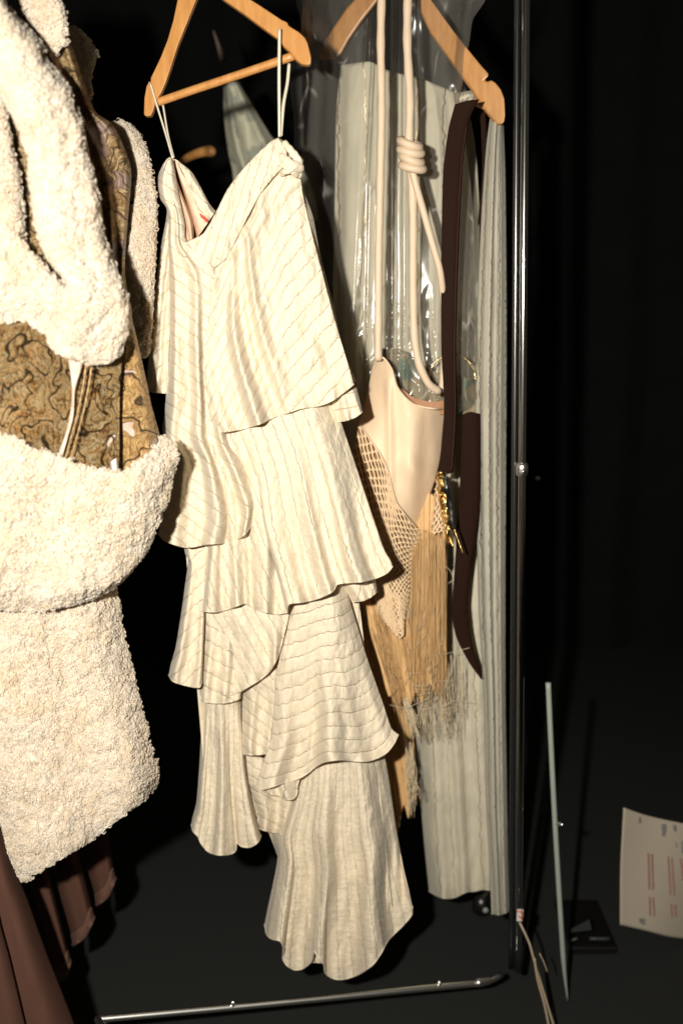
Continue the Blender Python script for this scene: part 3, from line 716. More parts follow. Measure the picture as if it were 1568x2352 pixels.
# inner fold shadow piece at centre
# third tier, left
D('left_ruffle', [(422, 1250), (440, 1262), (476, 1255)], [(388, 1550), (396, 1563), (412, 1570), (440, 1577), (458, 1578), (464, 1564)], [(426, 1272), (433, 1286), (426, 1340), (418, 1400), (404, 1486), (393, 1524)], [(474, 1330), (470, 1411), (466, 1500)],
  Y=1.515, bl=.04, br=.01, folds=[(.008, 1.5, .3, .2, 1)], nz=(.006, 26), sf=lambda x, y, u, v: (y + .9 * x) / 38., tf=lambda x, y, u, v: x / 30., n=(60, 130), seed=51, hem=.0010)
D('centre_ruffle', [(455, 1385), (500, 1390), (560, 1380)], [(460, 1602), (468, 1611), (500, 1615), (530, 1612), (552, 1603)], [(468, 1440), (464, 1540)], [(560, 1450), (556, 1560)], Y=1.535, bl=.01, br=.01, folds=[(.008, 2.5, .3, 0, .8)],
  nz=(.006, 26), sf=lambda x, y, u, v: (y - .5 * x) / 36., tf=lambda x, y, u, v: x / 30., n=(60, 100), seed=52, hem=.0010)
D('swag_ruffle', [(478, 1392), (540, 1385), (600, 1395), (668, 1385)], [(530, 1596), (552, 1588), (572, 1576), (598, 1560), (615, 1546), (630, 1524), (642, 1495), (652, 1460)], [(500, 1430), (532, 1480), (540, 1540)], [(662, 1420)], Y=1.518, bl=.01, br=.005, folds=[(.009, 2.5, .1, 0, .8)],
  nz=(.005, 26), sf=lambda x, y, u, v: (x - .55 * y + 400) / 26., tf=lambda x, y, u, v: y / 26., n=(90, 110), seed=53, hem=.0010)
D('under_swag', [(545, 1520), (600, 1520), (650, 1470)], [(556, 1731), (580, 1734), (612, 1731), (640, 1725)], [(556, 1600), (556, 1680)], [(650, 1600), (640, 1690)], Y=1.550, folds=[(.007, 2, .3, 0, .6)],
  sf=lambda x, y, u, v: (y - .8 * x) / 30., tf=lambda x, y, u, v: x / 30., n=(70, 100), seed=54, nz=(.007, 26), hem=.0009)
# third tier, right: stripes run across
D('right_ruffle', [(664, 1372), (720, 1360), (760, 1345), (792, 1335)], [(588, 1806), (604, 1813), (649, 1799), (684, 1789), (706, 1776), (721, 1764), (740, 1752), (760, 1747), (784, 1745), (815, 1748), (844, 1748), (868, 1740), (888, 1728), (904, 1708), (914, 1687)],
  [(654, 1450), (636, 1540), (628, 1640), (622, 1700), (605, 1750)], [(806, 1391), (824, 1451), (844, 1516), (874, 1601), (898, 1672)], Y=1.522, bl=.02, br=.045, folds=[(.020, 1.9, .58, .1, 1.5), (.004, 5, .1, 0, 1.5)], nz=(.004, 40),
  sf=lambda x, y, u, v: v * 13 + .012 * noise(u * 8, v * 3, 3), tf=lambda x, y, u, v: u * 7, n=(150, 190), seed=61, hem=.0010)
D('curled_hem', [(600, 1780), (640, 1790), (690, 1780)], [(594, 1812), (615, 1822), (640, 1828), (650, 1834), (670, 1836), (681, 1826), (683, 1806)], [(592, 1800)], [(688, 1792)], Y=1.540, folds=[(.008, 2.5, .2, 0, .5)], n=(60, 40), seed=62)
# bottom flounces
D('left_flounce', [(462, 1590), (500, 1600), (556, 1590)], [(440, 1893), (444, 1908), (455, 1921), (463, 1938), (478, 1955), (500, 1963), (525, 1962), (540, 1955), (544, 1936), (556, 1944), (575, 1945), (592, 1934), (599, 1918)],
  [(463, 1660), (459, 1750), (452, 1840), (443, 1876)], [(560, 1700), (566, 1780), (580, 1850), (590, 1890)], Y=1.560, bl=.045, br=.04, folds=[(.020, 2.4, .62, .0, .6), (.003, 6, .1, 0, 1)], nz=(.005, 26), sf=lambda x, y, u, v: u * 9 + .8 * v, tf=lambda x, y, u, v: y / 22., n=(120, 150), seed=71, hem=.0012)
D('inner_flounce', [(560, 1720), (640, 1760), (700, 1800)], [(590, 1898), (602, 1905), (620, 1910), (645, 1915), (680, 1930)], [(572, 1800), (590, 1860)], [(700, 1860)], Y=1.600, bl=0, br=0, folds=[(.014, 2.2, .2, .2, .6)], sf=lambda x, y, u, v: (y - .6 * x) / 26., n=(80, 80), seed=72, nz=(.006, 26), hem=.0012)
D('right_flounce', [(672, 1795), (700, 1778), (740, 1755), (800, 1740), (882, 1732)],
  [(608, 2122), (613, 2146), (624, 2156), (643, 2161), (651, 2178), (650, 2202), (660, 2218), (676, 2227), (696, 2224), (715, 2208), (722, 2186), (730, 2198), (744, 2216), (748, 2236), (768, 2248), (792, 2248), (824, 2237), (855, 2216), (874, 2190), (892, 2158), (922, 2128), (944, 2102), (946, 2082)],
  [(655, 1850), (632, 1912), (638, 1965), (628, 2026), (617, 2076)], [(894, 1801), (909, 1901), (924, 1986), (938, 2046)], Y=1.560, bl=.05, br=.06, folds=[(.024, 2.9, .52, .0, .7), (.0035, 8, .1, 0, .8)], nz=(.005, 30),
  sf=lambda x, y, u, v: u * 16 - .5 * v, tf=lambda x, y, u, v: y / 24., n=(210, 200), seed=73, hem=.0012)
D('inner_flounce', [(700, 2100), (740, 2100)], [(700, 2215), (720, 2210), (745, 2212)], [], [], Y=1.57, n=(20, 30), seed=74)
# ribbon loops on the hanger
def ribbon(pts, w=.0022):
    mb = MB(); mb.tube(line3(pts, 24), w, 6, flat=.35); return mb.build('hanging_loop', M_ribbon, dress)
ribbon([(642, 66, 1.455), (641, 140, 1.455), (641, 220, 1.458), (642, 314, 1.458)])
ribbon([(664, 146, 1.482), (660, 190, 1.478), (651, 240, 1.468), (645, 312, 1.46)], .0024)
ribbon([(345, 190, 1.525), (360, 240, 1.52), (380, 305, 1.515), (397, 364, 1.505)], .0015)
ribbon([(368, 214, 1.545), (376, 250, 1.535), (386, 310, 1.52), (399, 362, 1.508)], .0015)

# ================================================================== SHEARLING COAT
coat = thing('shearling_coat', 'cream curly shearling coat with gold brocade waist at the left edge', 'coat', tuple(P(100, 2010, 1.2)))
UVS = 420.
def broc(name, *a, mat=None, **k):
    return panel(name, mat or M_broc, *a, parent=coat, sf=lambda x, y, u, v: x / UVS, tf=lambda x, y, u, v: y / UVS, **k)
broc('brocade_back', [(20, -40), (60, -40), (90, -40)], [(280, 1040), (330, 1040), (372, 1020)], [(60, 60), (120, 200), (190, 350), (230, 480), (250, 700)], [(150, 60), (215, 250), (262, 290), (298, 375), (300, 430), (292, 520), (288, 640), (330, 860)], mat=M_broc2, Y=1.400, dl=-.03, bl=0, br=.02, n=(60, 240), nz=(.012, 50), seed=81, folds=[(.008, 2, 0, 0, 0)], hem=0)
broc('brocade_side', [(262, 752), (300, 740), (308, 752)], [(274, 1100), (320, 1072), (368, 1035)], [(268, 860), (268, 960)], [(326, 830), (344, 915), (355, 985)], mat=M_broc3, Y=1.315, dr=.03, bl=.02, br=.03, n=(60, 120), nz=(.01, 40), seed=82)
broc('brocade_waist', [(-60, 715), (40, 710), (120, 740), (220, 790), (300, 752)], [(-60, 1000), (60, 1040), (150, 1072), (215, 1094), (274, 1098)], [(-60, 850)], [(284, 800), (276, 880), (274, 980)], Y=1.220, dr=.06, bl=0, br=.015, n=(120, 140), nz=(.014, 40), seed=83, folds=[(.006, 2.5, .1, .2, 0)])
M_tape = m_simple('ivory_satin_tape', (0.60, 0.47, 0.37), 0.5, nscale=90, namp=0.08, bstr=0.3, sx=(1, 1, .2))
panel('satin_band', M_tape, [(138, 752), (160, 770), (200, 812)], [(128, 1060), (136, 1062), (140, 1066)], [(158, 830), (166, 900), (156, 980)], [(186, 850), (172, 900), (168, 960), (152, 1020)], Y=1.238, parent=coat, n=(30, 90), bl=.004, br=.004, nz=(.012, 30), hem=0, seed=87)
for off_ in (0, 13):
    mbt = MB(); mbt.tube(line3([(214 + off_, 745, 1.240), (200 + off_, 820, 1.240), (192 + off_, 880, 1.240), (178 + off_, 950, 1.240), (162 + off_, 1010, 1.240), (142 + off_, 1085, 1.240)], 60), .0011 * (1 + .35 * np.sin(np.arange(60) * 1.7)), 6, flat=.35)
    mbt.build('lurex_cord', M_broc2, coat)
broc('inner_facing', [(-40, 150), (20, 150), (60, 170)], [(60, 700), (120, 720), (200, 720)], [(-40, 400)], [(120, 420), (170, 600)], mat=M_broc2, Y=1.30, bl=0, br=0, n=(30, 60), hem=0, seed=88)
KW = dict(parent=coat)
fleece('collar_back', [(45, -40), (90, -40), (122, -40)], [(112, 118), (135, 108), (147, 88)], [(62, 20), (92, 75)], [(136, 0), (148, 34)], Y=1.340, count=1400, n=(40, 60), seed=1, **KW)
fleece('back_sleeve', [(140, 62), (165, 64), (188, 80)], [(176, 205), (198, 232), (214, 216)], [(120, 110), (135, 150)], [(204, 98), (219, 125), (216, 150), (207, 182)], Y=1.66, dr=.03, count=1700, n=(40, 60), seed=2, **KW)
fleece('side_sleeve', [(255, 290), (275, 280), (300, 292)], [(300, 800), (322, 808), (341, 796)], [(300, 350), (312, 430), (300, 540), (284, 640), (294, 720)], [(326, 322), (341, 372), (357, 462), (357, 560), (352, 650), (348, 740)], Y=1.45, yd=lambda u, v: .16 * np.exp(-v * 5), dr=.02, count=5200, n=(60, 150), seed=3, bl=.01, br=.05, **KW)
fleece('lower_skirt', [(-70, 1340), (80, 1345), (180, 1335), (250, 1325)], [(44, 2006), (56, 2013), (95, 1984), (150, 1950), (205, 1916), (262, 1870), (310, 1836), (352, 1800)], [(-70, 1700), (-40, 1800), (0, 1890), (22, 1955)], [(266, 1395), (286, 1500), (311, 1600), (336, 1700), (355, 1760)], Y=1.250, dr=.07, dl=0, count=26000, n=(150, 220), seed=4, folds=[(.012, 1.8, .1, .15, .8)], bl=.05, br=.07, **KW)
fleece('peplum', [(-70, 985), (0, 1000), (80, 1032), (150, 1056), (215, 1080), (276, 1086), (330, 1052), (372, 1008)], [(-70, 1380), (0, 1386), (60, 1388), (130, 1382), (190, 1370), (236, 1350), (262, 1334), (282, 1318)], [(-70, 1200)], [(390, 1028), (397, 1052), (384, 1096), (374, 1145), (350, 1205), (324, 1265)], Y=1.190, dr=.07, count=19000, n=(170, 160), seed=5, folds=[(.010, 2.2, .3, .2, .6)], bl=.0, br=.06, bb=.03, **KW)
fleece('left_lapel', [(-70, 170), (-30, 175), (4, 200)], [(-70, 735), (0, 728), (60, 724), (105, 748), (140, 788), (182, 806)], [(-70, 400)], [(8, 250), (26, 330), (44, 420), (48, 520), (48, 572), (98, 622), (158, 662), (205, 710), (205, 770)], Y=1.205, dr=.04, count=13000, n=(120, 150), seed=6, bl=0, br=.03, bb=.02, **KW)
fleece('right_lapel', [(-70, -60), (-30, -60), (0, -50)], [(122, 778), (150, 800), (185, 812), (222, 819), (256, 812), (284, 784)], [(-60, 80), (4, 190), (32, 240), (58, 292), (76, 350), (84, 440), (98, 530), (124, 588), (166, 645), (150, 700)], [(14, 12), (42, 52), (88, 105), (104, 145), (122, 165), (154, 208), (172, 258), (190, 298), (206, 374), (226, 455), (237, 533), (256, 596), (284, 662), (298, 706), (298, 745)], Y=1.165, dr=.05, count=27000, n=(120, 240), seed=7, bl=.03, br=.06, bb=.03, folds=[(.006, 1.2, .1, .3, 0)], **KW)
# narrow woven tape at the brocade opening
panel('woven_tape', M_label, [(252, 1062), (270, 1050)], [(256, 1088), (274, 1092)], Y=1.268, parent=coat, n=(10, 16), hem=0)

# ================================================================== BROWN GARMENTS (bottom left)
brown = thing('brown_coat', 'mauve brown wool coat hanging at the bottom left corner', 'coat', tuple(P(60, 2400, 1.2)))
panel('front_edge', M_brown, [(-90, 1500), (-40, 1500), (0, 1500)], [(-60, 2420), (80, 2420), (196, 2420)], [(-90, 2000)], [(-20, 1800), (6, 1910), (34, 2000), (62, 2068), (102, 2180), (140, 2275)], Y=1.24, dr=0.02, bl=0, br=.05, parent=brown, n=(50, 90), folds=[(.004, 1, 0, 0, 0)], nz=(.004, 60), seed=91, thick=.004)
panel('lapel_edge', M_brown, [(-90, 1900), (-60, 1900), (-30, 1950)], [(-80, 2420), (0, 2420), (72, 2420)], [(-90, 2100)], [(-4, 2110), (20, 2200), (44, 2300)], Y=1.215, br=.02, parent=brown, n=(30, 60), nz=(.003, 60), seed=92, thick=.004)
BG = 'brown garment hems behind the shearling coat'
hems = [((66, 2000, 106, 1990), (134, 2252, 158, 2212), 'narrow brown garment hem nearest the bottom left coat', 1.55),
        ((121, 1985, 176, 1950), (168, 2170, 213, 2112), 'wide brown garment hem in the middle of the row below the shearling coat', 1.60),
        ((192, 1955, 245, 1905), (222, 2078, 262, 2022), 'brown garment hem farthest right below the shearling coat', 1.66)]
for (a, b, lab, Yh) in hems:
    g = thing('brown_garment', lab, 'garment', tuple(P(b[0], b[1], Yh)), BG)
    x0, y0, x1, y1 = a; X0, Yb0, X1, Yb1 = b
    ex = (X0 - x0) * .9
    T_ = [(x0 - ex, y0 - 250), (x1 - ex, y1 - 250)]
    panel('cloth', M_brown, T_, [(X0 - 3, Yb0 - 22), ((X0 + X1) / 2, (Yb0 + Yb1) / 2 - 14), (X1 - 3, Yb1 - 26)], [(x0, y0)], [(x1, y1), ((x1 + X1) / 2 + 2, (y1 + Yb1) / 2)], Y=Yh, br=.04, parent=g, n=(24, 60), nz=(.002, 50), hem=0, thick=.004)
    panel('hem_band', M_brown_hem, [(X0 - 4, Yb0 - 26), ((X0 + X1) / 2, (Yb0 + Yb1) / 2 - 18), (X1 - 4, Yb1 - 30)], [(X0, Yb0), ((X0 + X1) / 2 + 4, (Yb0 + Yb1) / 2 + 8), (X1 + 3, Yb1 - 6)], Y=Yh - .006, br=.02, parent=g, n=(24, 12), hem=.002, nz=(.001, 50), thick=.005)
panel('shadow', M_brown, [(120, 2150), (150, 2150)], [(175, 2420), (215, 2420)], Y=1.75, n=(16, 30)) if False else None

# ================================================================== GREY STRIPED GOWN (in the bag)
gown = thing('striped_gown', 'long grey-white linen gown with gold stripes inside the clear plastic', 'gown', tuple(P(1060, 2080, 1.85)))
panel('body', M_gown, [(782, 150), (810, 146), (850, 142), (880, 158), (920, 170), (960, 178), (1000, 194), (1040, 210), (1066, 216)], [(800, 1500), (900, 1500), (1000, 1480), (1090, 1480)], [(772, 260), (768, 500), (764, 800), (775, 1200)], [(1090, 330), (1100, 500), (1096, 800), (1092, 1200)], Y=1.85, bl=.05, br=.03, parent=gown, n=(150, 180), folds=[(.008, 5, .1, 0, .35), (.0022, 13, .4, .1, .4)], nz=(.006, 50), sf=lambda x, y, u, v: x / 60. + .25, tf=lambda x, y, u, v: y / 60., seed=101, hem=0)
panel('shoulder_tie', M_gown, [(1040, 214), (1068, 210), (1092, 206)], [(1046, 246), (1070, 232), (1098, 222)], Y=1.80, parent=gown, n=(30, 16), nz=(.01, 12), yd=lambda u, v: -.012 * np.sin(pi * v))
panel('skirt', M_gown, [(950, 1380), (1000, 1380), (1080, 1230), (1108, 1220)], [(985, 2046), (1000, 2055), (1018, 2062), (1035, 2062), (1050, 2058), (1070, 2048), (1090, 2046), (1108, 2042), (1126, 2044)], [(948, 1600), (954, 1700), (962, 1800), (972, 1920), (980, 2000)], [(1106, 1400), (1110, 1560), (1116, 1800), (1122, 1950)], Y=1.83, bl=.04, br=.0, parent=gown, n=(90, 160), folds=[(.008, 2.6, .3, 0, .2)], nz=(.008, 40), sf=lambda x, y, u, v: u * 4.3 + .35, tf=lambda x, y, u, v: y / 36., seed=102, hem=.0015)
panel('side_drape', M_drape, [(1126, 262), (1140, 268), (1156, 284)], [(1128, 2098), (1148, 2100), (1169, 2092)], [(1116, 340), (1106, 480), (1098, 640), (1092, 800), (1090, 1000), (1094, 1200), (1099, 1400), (1108, 1550), (1112, 1650), (1116, 1850), (1124, 1990)], [(1160, 400), (1163, 700), (1162, 1000), (1160, 1300), (1160, 1600), (1163, 1800), (1166, 2000)], Y=1.76, bl=.02, br=.04, parent=gown, n=(60, 300), folds=[(.007, 1.4, .2, 0, .1), (.0015, 5, .6, 0, .2)], nz=(.006, 40), sf=lambda x, y, u, v: u * 3.6 + .35, tf=lambda x, y, u, v: y / 24., seed=103, hem=.0012)

# pouch with gold hoop
t = thing('printed_pouch', 'green and brown printed pouch with a gold hoop behind the satin bodice', 'pouch', tuple(P(1000, 950, 1.79)))
panel('pouch_body', M_pouch, [(878, 800), (930, 806), (985, 850), (1090, 870)], [(880, 940), (950, 960), (1020, 958), (1094, 946)], Y=1.775, parent=t, n=(60, 40), nz=(.02, 30), bl=.02, br=.02, seed=111)
th = np.linspace(pi * 1.02, -.02 * pi, 50)
mb = MB(); mb.tube(P(1038 + 53 * np.cos(th), 870 - 56 * np.sin(th), 1.772 + 0 * th), .0017, 8); mb.build('hoop', M_gold, t)

# ================================================================== PLASTIC BAG
bag = thing('garment_bag', 'clear crumpled plastic garment bag over the striped gown', 'garment bag', tuple(P(900, 950, 1.75)))
def crum(s):
    def f(x, y, u, v):
        r = 1 - np.abs(2 * noise(x / 70 + .6 * noise(x / 120, y / 150, s), y / 900, s))
        r2 = 1 - np.abs(2 * noise(x / 28, y / 60, s + 2)); r3 = 1 - np.abs(2 * noise(x / 33 + y / 40, y / 45 - x / 60, s + 4))
        low = np.clip((v - .7) * 4, 0, 1)
        folds_ = -.010 * np.exp(-((x - 900 - .0 * y) / 7)**2) - .008 * np.exp(-((x - 928) / 6)**2) - .007 * np.exp(-((x - 858 + .02 * y) / 5)**2) - .008 * np.exp(-((x - 845 + .05 * y) / 5)**2)
        return -.010 * r**3 - .0026 * r2**4 * low - .006 * low * r3**3 + folds_ + .003 * np.sin(x / 17. + .001 * y)
    return f
panel('front_sheet', M_plastic, [(676, -60), (780, -60), (900, -60), (1010, -60), (1130, -60)], [(780, 935), (850, 960), (960, 968), (1030, 955), (1096, 930)], [(680, 0), (690, 60), (673, 130), (667, 200), (676, 290), (674, 400), (690, 520), (720, 700), (765, 860)], [(1114, 0), (1086, 44), (1078, 92), (1070, 130), (1062, 190), (1052, 232), (1062, 300), (1080, 420), (1092, 600), (1098, 800)], Y=1.735, bl=.12, br=.04, parent=bag, n=(260, 300), thick=0, hem=0, nz=(.0035, 110), fn=crum(7))
panel('back_sheet', M_plastic, [(700, -60), (900, -60), (1090, -60)], [(800, 935), (960, 955), (1080, 930)], [(690, 100), (690, 300), (720, 700)], [(1080, 50), (1070, 150), (1072, 300), (1088, 600)], Y=1.98, bl=-.1, br=-.05, parent=bag, n=(120, 160), thick=0, hem=0, nz=(.016, 60), fn=crum(19))

# ================================================================== SATIN AND CROCHET DRESS
sd = thing('satin_dress', 'champagne satin dress with knotted cord straps, crochet panel and long silk fringe', 'dress', tuple(P(930, 1860, 1.67)))
YS = 1.66
panel('bodice', M_satin, [(860, 824), (874, 820), (886, 828), (899, 848), (911, 887), (931, 913), (951, 929), (977, 936), (1000, 939), (1022, 939)], [(824, 969), (846, 1005), (872, 1042), (891, 1084), (901, 1127), (911, 1157), (931, 1183), (957, 1212)], [(853, 847), (845, 893), (832, 950)], [(1017, 986), (1011, 1050), (1000, 1098), (977, 1166)], Y=YS, bl=.04, br=.05, parent=sd, n=(90, 100), folds=[], nz=(.003, 50),
      fn=lambda x, y, u, v: -.006 * np.exp(-((x - 893 - .02 * (y - 900)) / 9)**2) * np.clip((y - 840) / 60, 0, 1) - .011 * np.exp(-((x - 940 - .12 * (y - 950)) / 30)**2) + .010 * np.exp(-((x - 975 + .02 * (y - 900)) / 20)**2) * np.clip((y - 960) / 100, 0, 1) - .009 * np.exp(-((y - 1075 - .4 * (x - 940)) / 26)**2) * np.clip((x - 900) / 50, 0, 1), seed=121, hem=.0)
mb = MB()
mb.tube(line3([(862, 824, YS - .002), (880, 822, YS - .003), (899, 848, YS - .003), (911, 887, YS - .003), (931, 913, YS - .003), (951, 929, YS - .003), (977, 936, YS - .003), (1000, 939, YS), (1022, 939, YS + .04)], 50), .0016, 8)
mb.tube(line3([(824, 969, YS + .03), (846, 1005, YS + .0), (872, 1042, YS - .012), (891, 1084, YS - .014), (901, 1127, YS - .014), (911, 1157, YS - .014), (931, 1183, YS - .012), (957, 1212, YS + .03)], 50), .0013, 8)
mb.build('piping', M_satin, sd)
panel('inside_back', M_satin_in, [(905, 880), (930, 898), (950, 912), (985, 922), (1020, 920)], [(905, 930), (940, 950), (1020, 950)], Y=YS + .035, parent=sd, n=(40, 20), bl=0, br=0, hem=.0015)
# straps
mb = MB(); mb.tube(line3([(880, -80, 1.66), (876, 0, 1.66), (874, 100, 1.657), (876, 250, 1.655), (873, 400, 1.655), (869, 600, 1.655), (868, 750, 1.655), (868, 828, 1.657)], 90), .0064 + .0004 * np.sin(np.arange(90) * .8), 14); mb.build('cord_strap', M_cord, sd)
mb = MB()
mb.tube(line3([(940, -80, 1.66), (936, 0, 1.66), (935, 100, 1.655), (941, 230, 1.65), (939, 330, 1.648), (944, 390, 1.65), (948, 500, 1.655), (948, 650, 1.657), (951, 770, 1.657), (962, 836, 1.657), (984, 882, 1.66), (1008, 900, 1.67)], 120), .0067 + .0004 * np.sin(np.arange(120) * .7), 14)
mb.tube(line3([(946, 390, 1.643), (956, 430, 1.645), (969, 475, 1.65), (994, 565, 1.655), (1011, 630, 1.66), (1022, 760, 1.69), (1014, 900, 1.69)], 60), .0058, 12)
st = mb.build('cord_strap', M_cord, sd)
mb = MB()
for k in range(4):
    yy = 326 + k * 18; a = np.linspace(0, 2 * pi, 26)
    x_ = 941 + (22 + 2.5 * (k % 2)) * np.cos(a) + 2 * k; y_ = yy + (8 - 3 * (k % 2)) * np.cos(a) + 3 * np.sin(a) + 4
    mb.tube(P(x_, y_, 1.648 - .016 * np.sin(a)), .0066, 12)
mb.build('knot', M_cord, st)
# crochet
def crochet(name, T, B, L, R, Y, rows, cols, parent, rad=.0017, seed=0, **k):
    nu, nv = cols * 6 + 1, rows + 1
    C, u, v = coons(T, B, L, R, nu, nv)
    mb = MB()
    for r in range(nv):
        uu = np.linspace(0, 1, nu)
        ph = (r % 2) * pi
        wob = np.sin(np.arange(nu) / 6 * 2 * pi + ph)
        x = C[r, :, 0] + .8 * RNG.normal(0, 1, nu) * .5 + 3.5 * noise(C[r, :, 0] / 14, C[r, :, 1] / 14, seed + 3)
        dyr = (C[min(r + 1, nv - 1), :, 1] - C[max(r - 1, 0), :, 1]) / 2
        y = C[r, :, 1] + wob * dyr * .52 + 4.5 * noise(C[r, :, 0] / 16, C[r, :, 1] / 16, seed + 8)
        d = Y + .03 * np.maximum(0, 1 - uu * 4)**2 + .03 * np.maximum(0, 1 - (1 - uu) * 4)**2 + .0015 * np.cos(np.arange(nu) / 6 * 4 * pi) + .006 * noise(x / 40, y / 60, seed)
        V_, F_, T_ = tubeVF(P(x, y, d), rad * (1 + .25 * np.abs(wob)), 5)
        mb.add(V_, F_, T_)
    return mb.build(name, M_croc, parent)
TC = [(824, 972), (846, 1008), (872, 1046), (891, 1088), (901, 1130), (911, 1160), (931, 1186), (957, 1214), (972, 1216)]
crochet('crochet_panel', TC, [(868, 1400), (885, 1425), (900, 1446), (921, 1462), (930, 1420)], [(812, 1040), (800, 1120), (812, 1250), (850, 1350)], [(964, 1244), (952, 1262), (947, 1300), (942, 1350)], 1.672, 40, 13, sd, seed=5)
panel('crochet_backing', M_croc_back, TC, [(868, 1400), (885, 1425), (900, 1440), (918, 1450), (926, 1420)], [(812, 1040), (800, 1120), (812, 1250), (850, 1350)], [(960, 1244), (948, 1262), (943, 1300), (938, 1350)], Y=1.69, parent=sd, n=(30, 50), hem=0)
crochet('crochet_side', [(1000, 1100), (1012, 1100), (1022, 1110)], [(985, 1225), (1005, 1222), (1026, 1218)], [(994, 1160)], [(1028, 1160)], 1.69, 14, 4, sd, seed=6)
# fringe: a body of silk and separate strands
panel('fringe_body', M_fringe, [(800, 1080), (860, 1150), (940, 1170), (985, 1130), (1024, 1190)], [(880, 1560), (892, 1600), (905, 1590), (915, 1622), (928, 1606), (940, 1624), (955, 1590), (968, 1612), (985, 1570), (1000, 1596), (1012, 1556), (1026, 1566)], [(806, 1300), (838, 1420), (870, 1520)], [(1026, 1300), (1026, 1450)], Y=1.705, bl=.02, br=.03, parent=sd, n=(160, 120), folds=[(.008, 3, .55, 0, .3), (.0025, 21, .1, 0, 0), (.0015, 47, .4, 0, 0)], nz=(.003, 14), hem=0)
panel('fringe_layer', M_fringe, [(780, 1400), (880, 1450), (930, 1460)], [(860, 1880), (884, 1900), (896, 1870), (912, 1912), (926, 1850), (938, 1880), (946, 1826), (957, 1850)], [(800, 1550), (820, 1650), (850, 1780)], [(935, 1600), (952, 1720)], Y=1.79, bl=.02, br=.03, parent=sd, n=(110, 120), folds=[(.006, 2, .2, 0, .3), (.0025, 17, .1, 0, 0), (.0015, 37, .4, 0, 0)], nz=(.003, 14), hem=0)
mb = MB()
def strands(mb, n_, xa, ya, xb, yb, Y, rad, wob=3, sp=8):
    for k in range(n_):
        f = random.random()
        x0 = xa[0] + (xa[1] - xa[0]) * f; y0 = ya[0] + (ya[1] - ya[0]) * random.random()
        x1 = xb[0] + (xb[1] - xb[0]) * f + random.gauss(0, sp); y1 = yb[0] + (yb[1] - yb[0]) * random.random()
        pts = []
        for q in range(6):
            g = q / 5
            pts.append((x0 + (x1 - x0) * g + random.gauss(0, wob) * g, y0 + (y1 - y0) * g, Y + random.uniform(-.004, .004) + .01 * (random.random() - .5) * g))
        mb.tube(line3(pts, 16), rad * random.uniform(.6, 1.1), 4)
strands(mb, 150, (945, 1022), (1215, 1250), (940, 1024), (1500, 1620), 1.697, .00045, .8, 3)
strands(mb, 90, (850, 925), (1380, 1460), (905, 940), (1560, 1640), 1.697, .00045, .8, 3)
mb.build('fringe_strands', M_fringe, sd)
mb = MB()
strands(mb, 70, (955, 1030), (1560, 1590), (965, 1040), (1640, 1710), 1.71, .00045, 1.5, 4)
strands(mb, 26, (1020, 1062), (1500, 1540), (1022, 1060), (1600, 1700), 1.73, .00045, 2, 4)
strands(mb, 34, (925, 938), (1600, 1615), (945, 962), (1650, 1705), 1.69, .0007, 2, 5)
strands(mb, 30, (930, 950), (1700, 1740), (940, 955), (1800, 1880), 1.735, .0006, 3, 5)
for k in range(46):                                   # loose bent threads
    x0 = random.uniform(930, 1040); y0 = random.uniform(1380, 1620)
    L_ = random.uniform(14, 46); a = random.uniform(-.6, .9) + pi / 2
    if k % 4 == 0: a = random.uniform(-.4, .4); y0 = random.uniform(1540, 1640)
    b2 = random.uniform(-.35, .35)
    pts = [(x0 + L_ * g * cos(a + b2 * g), y0 + L_ * g * sin(a + b2 * g), 1.682 + .006 * random.random()) for g in (0, .33, .66, 1)]
    mb.tube(line3(pts, 10), .00042, 4)
for pts in ([(1000, 1505, 1.68), (1030, 1500, 1.69), (1062, 1492, 1.7), (1078, 1488, 1.7)], [(890, 1618, 1.68), (930, 1626, 1.68), (965, 1612, 1.68), (990, 1600, 1.68)], [(1022, 1300, 1.68), (1034, 1312, 1.68), (1040, 1330, 1.68), (1030, 1340, 1.68)]):
    mb.tube(line3(pts, 20), .00045, 4)
mb.build('loose_threads', M_fringe_l, sd)

# ================================================================== BELT
belt = thing('leather_belt', 'long dark brown leather belt draped over the hanger tip', 'belt', tuple(P(1090, 1560, 1.70)))
def strapp(name, T, B, L, R, Y, **k):
    return panel(name, M_belt, T, B, L, R, Y=Y, parent=belt, bl=.0, br=.003, nz=(.002, 60), n=(14, 150), thick=.003, hem=0, **k)
strapp('front_strap', [(1044, 240), (1070, 232), (1099, 228)], [(1008, 1084), (1022, 1090), (1040, 1084)], [(1029, 300), (1017, 400), (1013, 600), (1013, 800), (1019, 940)], [(1078, 272), (1064, 350), (1056, 475), (1049, 650), (1046, 800), (1047, 950)], 1.665)
strapp('rear_strap', [(1098, 228), (1112, 236)], [(1096, 520), (1108, 500)], [(1104, 300), (1106, 400)], [(1118, 330), (1112, 420)], 1.80)
strapp('lower_strap', [(1062, 952), (1080, 946), (1100, 950)], [(1098, 1552), (1102, 1558), (1106, 1560)], [(1056, 1100), (1047, 1250), (1038, 1400), (1046, 1460), (1074, 1518)], [(1100, 1100), (1096, 1200), (1080, 1300), (1072, 1400), (1086, 1490)], 1.745)
mb = MB(); e = line3([(1029, 300, 1.664), (1060, 345, 1.664)], 2)
mb.tube(line3([(1071, 290, 1.662), (1061, 360, 1.662), (1053, 475, 1.662), (1046, 650, 1.662), (1043, 800, 1.662), (1044, 950, 1.662), (1036, 1080, 1.662)], 80), .0005, 5); mb.build('stitching', M_brown, belt)
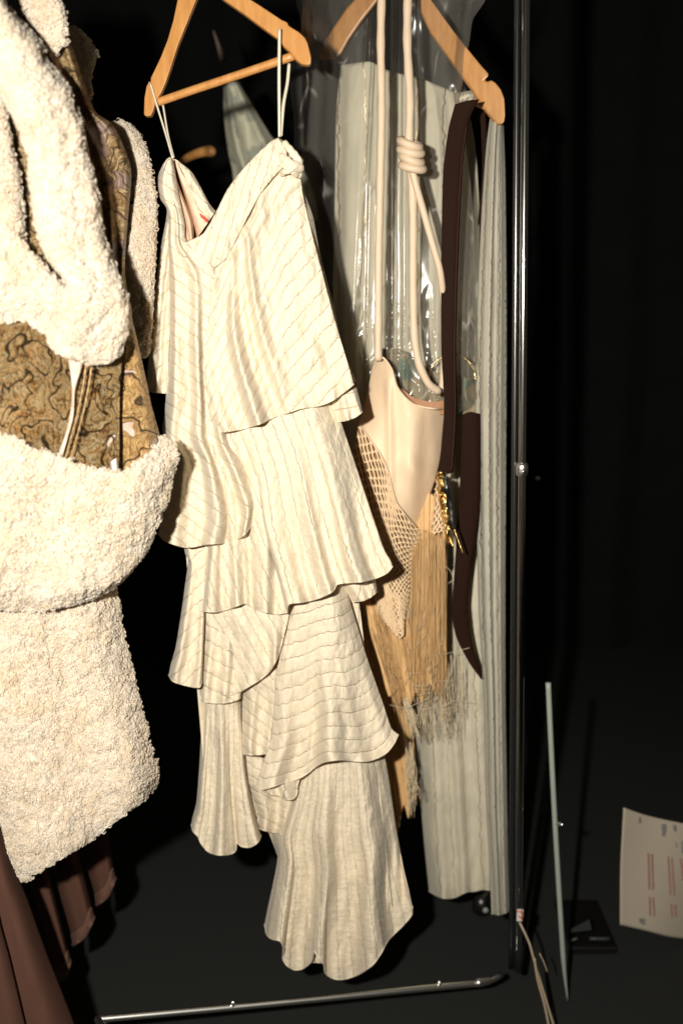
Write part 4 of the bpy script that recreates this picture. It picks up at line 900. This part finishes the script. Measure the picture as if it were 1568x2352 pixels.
# gold clasp and tassel
t = thing('gold_clasp', 'crumpled gold clasp and chain hanging from the belt end', 'clasp', tuple(P(1040, 1262, 1.67)))
mb = MB(); mb.tube(line3([(1003, 1090, 1.655), (1012, 1086, 1.65), (1024, 1089, 1.655)], 8), .0028, 10); mb.tube(line3([(1004, 1086, 1.655), (1006, 1100, 1.65)], 4), .0024, 8)
mb.build('bar', M_gold, t)
panel('foil_tab', M_gold, [(1005, 1094), (1014, 1092), (1020, 1096)], [(1024, 1240), (1032, 1248), (1040, 1238)], [(1006, 1140), (1014, 1190)], [(1026, 1130), (1034, 1180)], Y=1.655, parent=t, n=(16, 60), nz=(.02, 9), hem=.001)
panel('black_tab', M_black, [(1014, 1096), (1028, 1094)], [(1036, 1216), (1046, 1214)], [(1022, 1150)], [(1040, 1150)], Y=1.661, parent=t, n=(12, 40), nz=(.006, 18), hem=0)
mb = MB()
for k in range(13):
    f = k / 12; c = P(1044 + 17 * f, 1218 + 50 * f, 1.655); mb.tube(np.array([c + [0, 0, -.0018], c + [0, 0, -.001], c + [0, 0, .001], c + [0, 0, .0018]]), [.0006, .0019, .0019, .0006], 8)
for k in range(7):
    f = k / 6; c = P(1028 + 10 * f, 1226 + 26 * f, 1.652); mb.tube(np.array([c + [0, 0, -.0025], c + [.001, 0, -.001], c + [0, 0, .001], c + [0, 0, .0025]]), [.0006, .0026, .0024, .0006], 7)
mb.build('chain', M_gold, t)

# ================================================================== FAR, BLURRED GARMENTS
t = thing('patterned_shirt', 'blurred pale shirt with faint print hanging far behind the cream dress', 'shirt', tuple(P(640, 520, 2.4)))
panel('front', M_shirt, [(514, 200), (530, 188), (546, 186)], [(540, 470), (600, 520), (730, 505)], [(514, 260), (522, 340), (535, 400)], [(585, 250), (628, 318), (690, 380), (722, 450)], Y=2.40, parent=t, n=(40, 60), nz=(.03, 60), folds=[(.02, 2, .2, 0, .4)])
t = thing('far_hanger', 'blurred orange wooden hanger end far behind the left cream strap', 'hanger', tuple(P(460, 360, 2.3)))
mb = MB(); mb.tube(line3([(395, 392, 2.35), (425, 366, 2.33), (455, 352, 2.3), (480, 347, 2.29), (492, 352, 2.28)], 24), np.r_[np.linspace(.006, .011, 20), .012, .012, .010, .004], 12); mb.build('shoulder_arm', M_wood, t)
mb = MB(); mb.tube(line3([(490, 70, 2.5), (500, 100, 2.5), (512, 140, 2.5)], 12), np.linspace(.002, .008, 12), 8)
tag(mb.build('tan_glimmer', m_simple('dull_tan', (0.12, 0.085, 0.06), .6), None, origin=tuple(P(512, 140, 2.5))), 'faint blurred tan glimmer modelled as a strip in the dark above the far shirt', 'reflection')  # faint brownish glimmer, put in as a thin tan tube
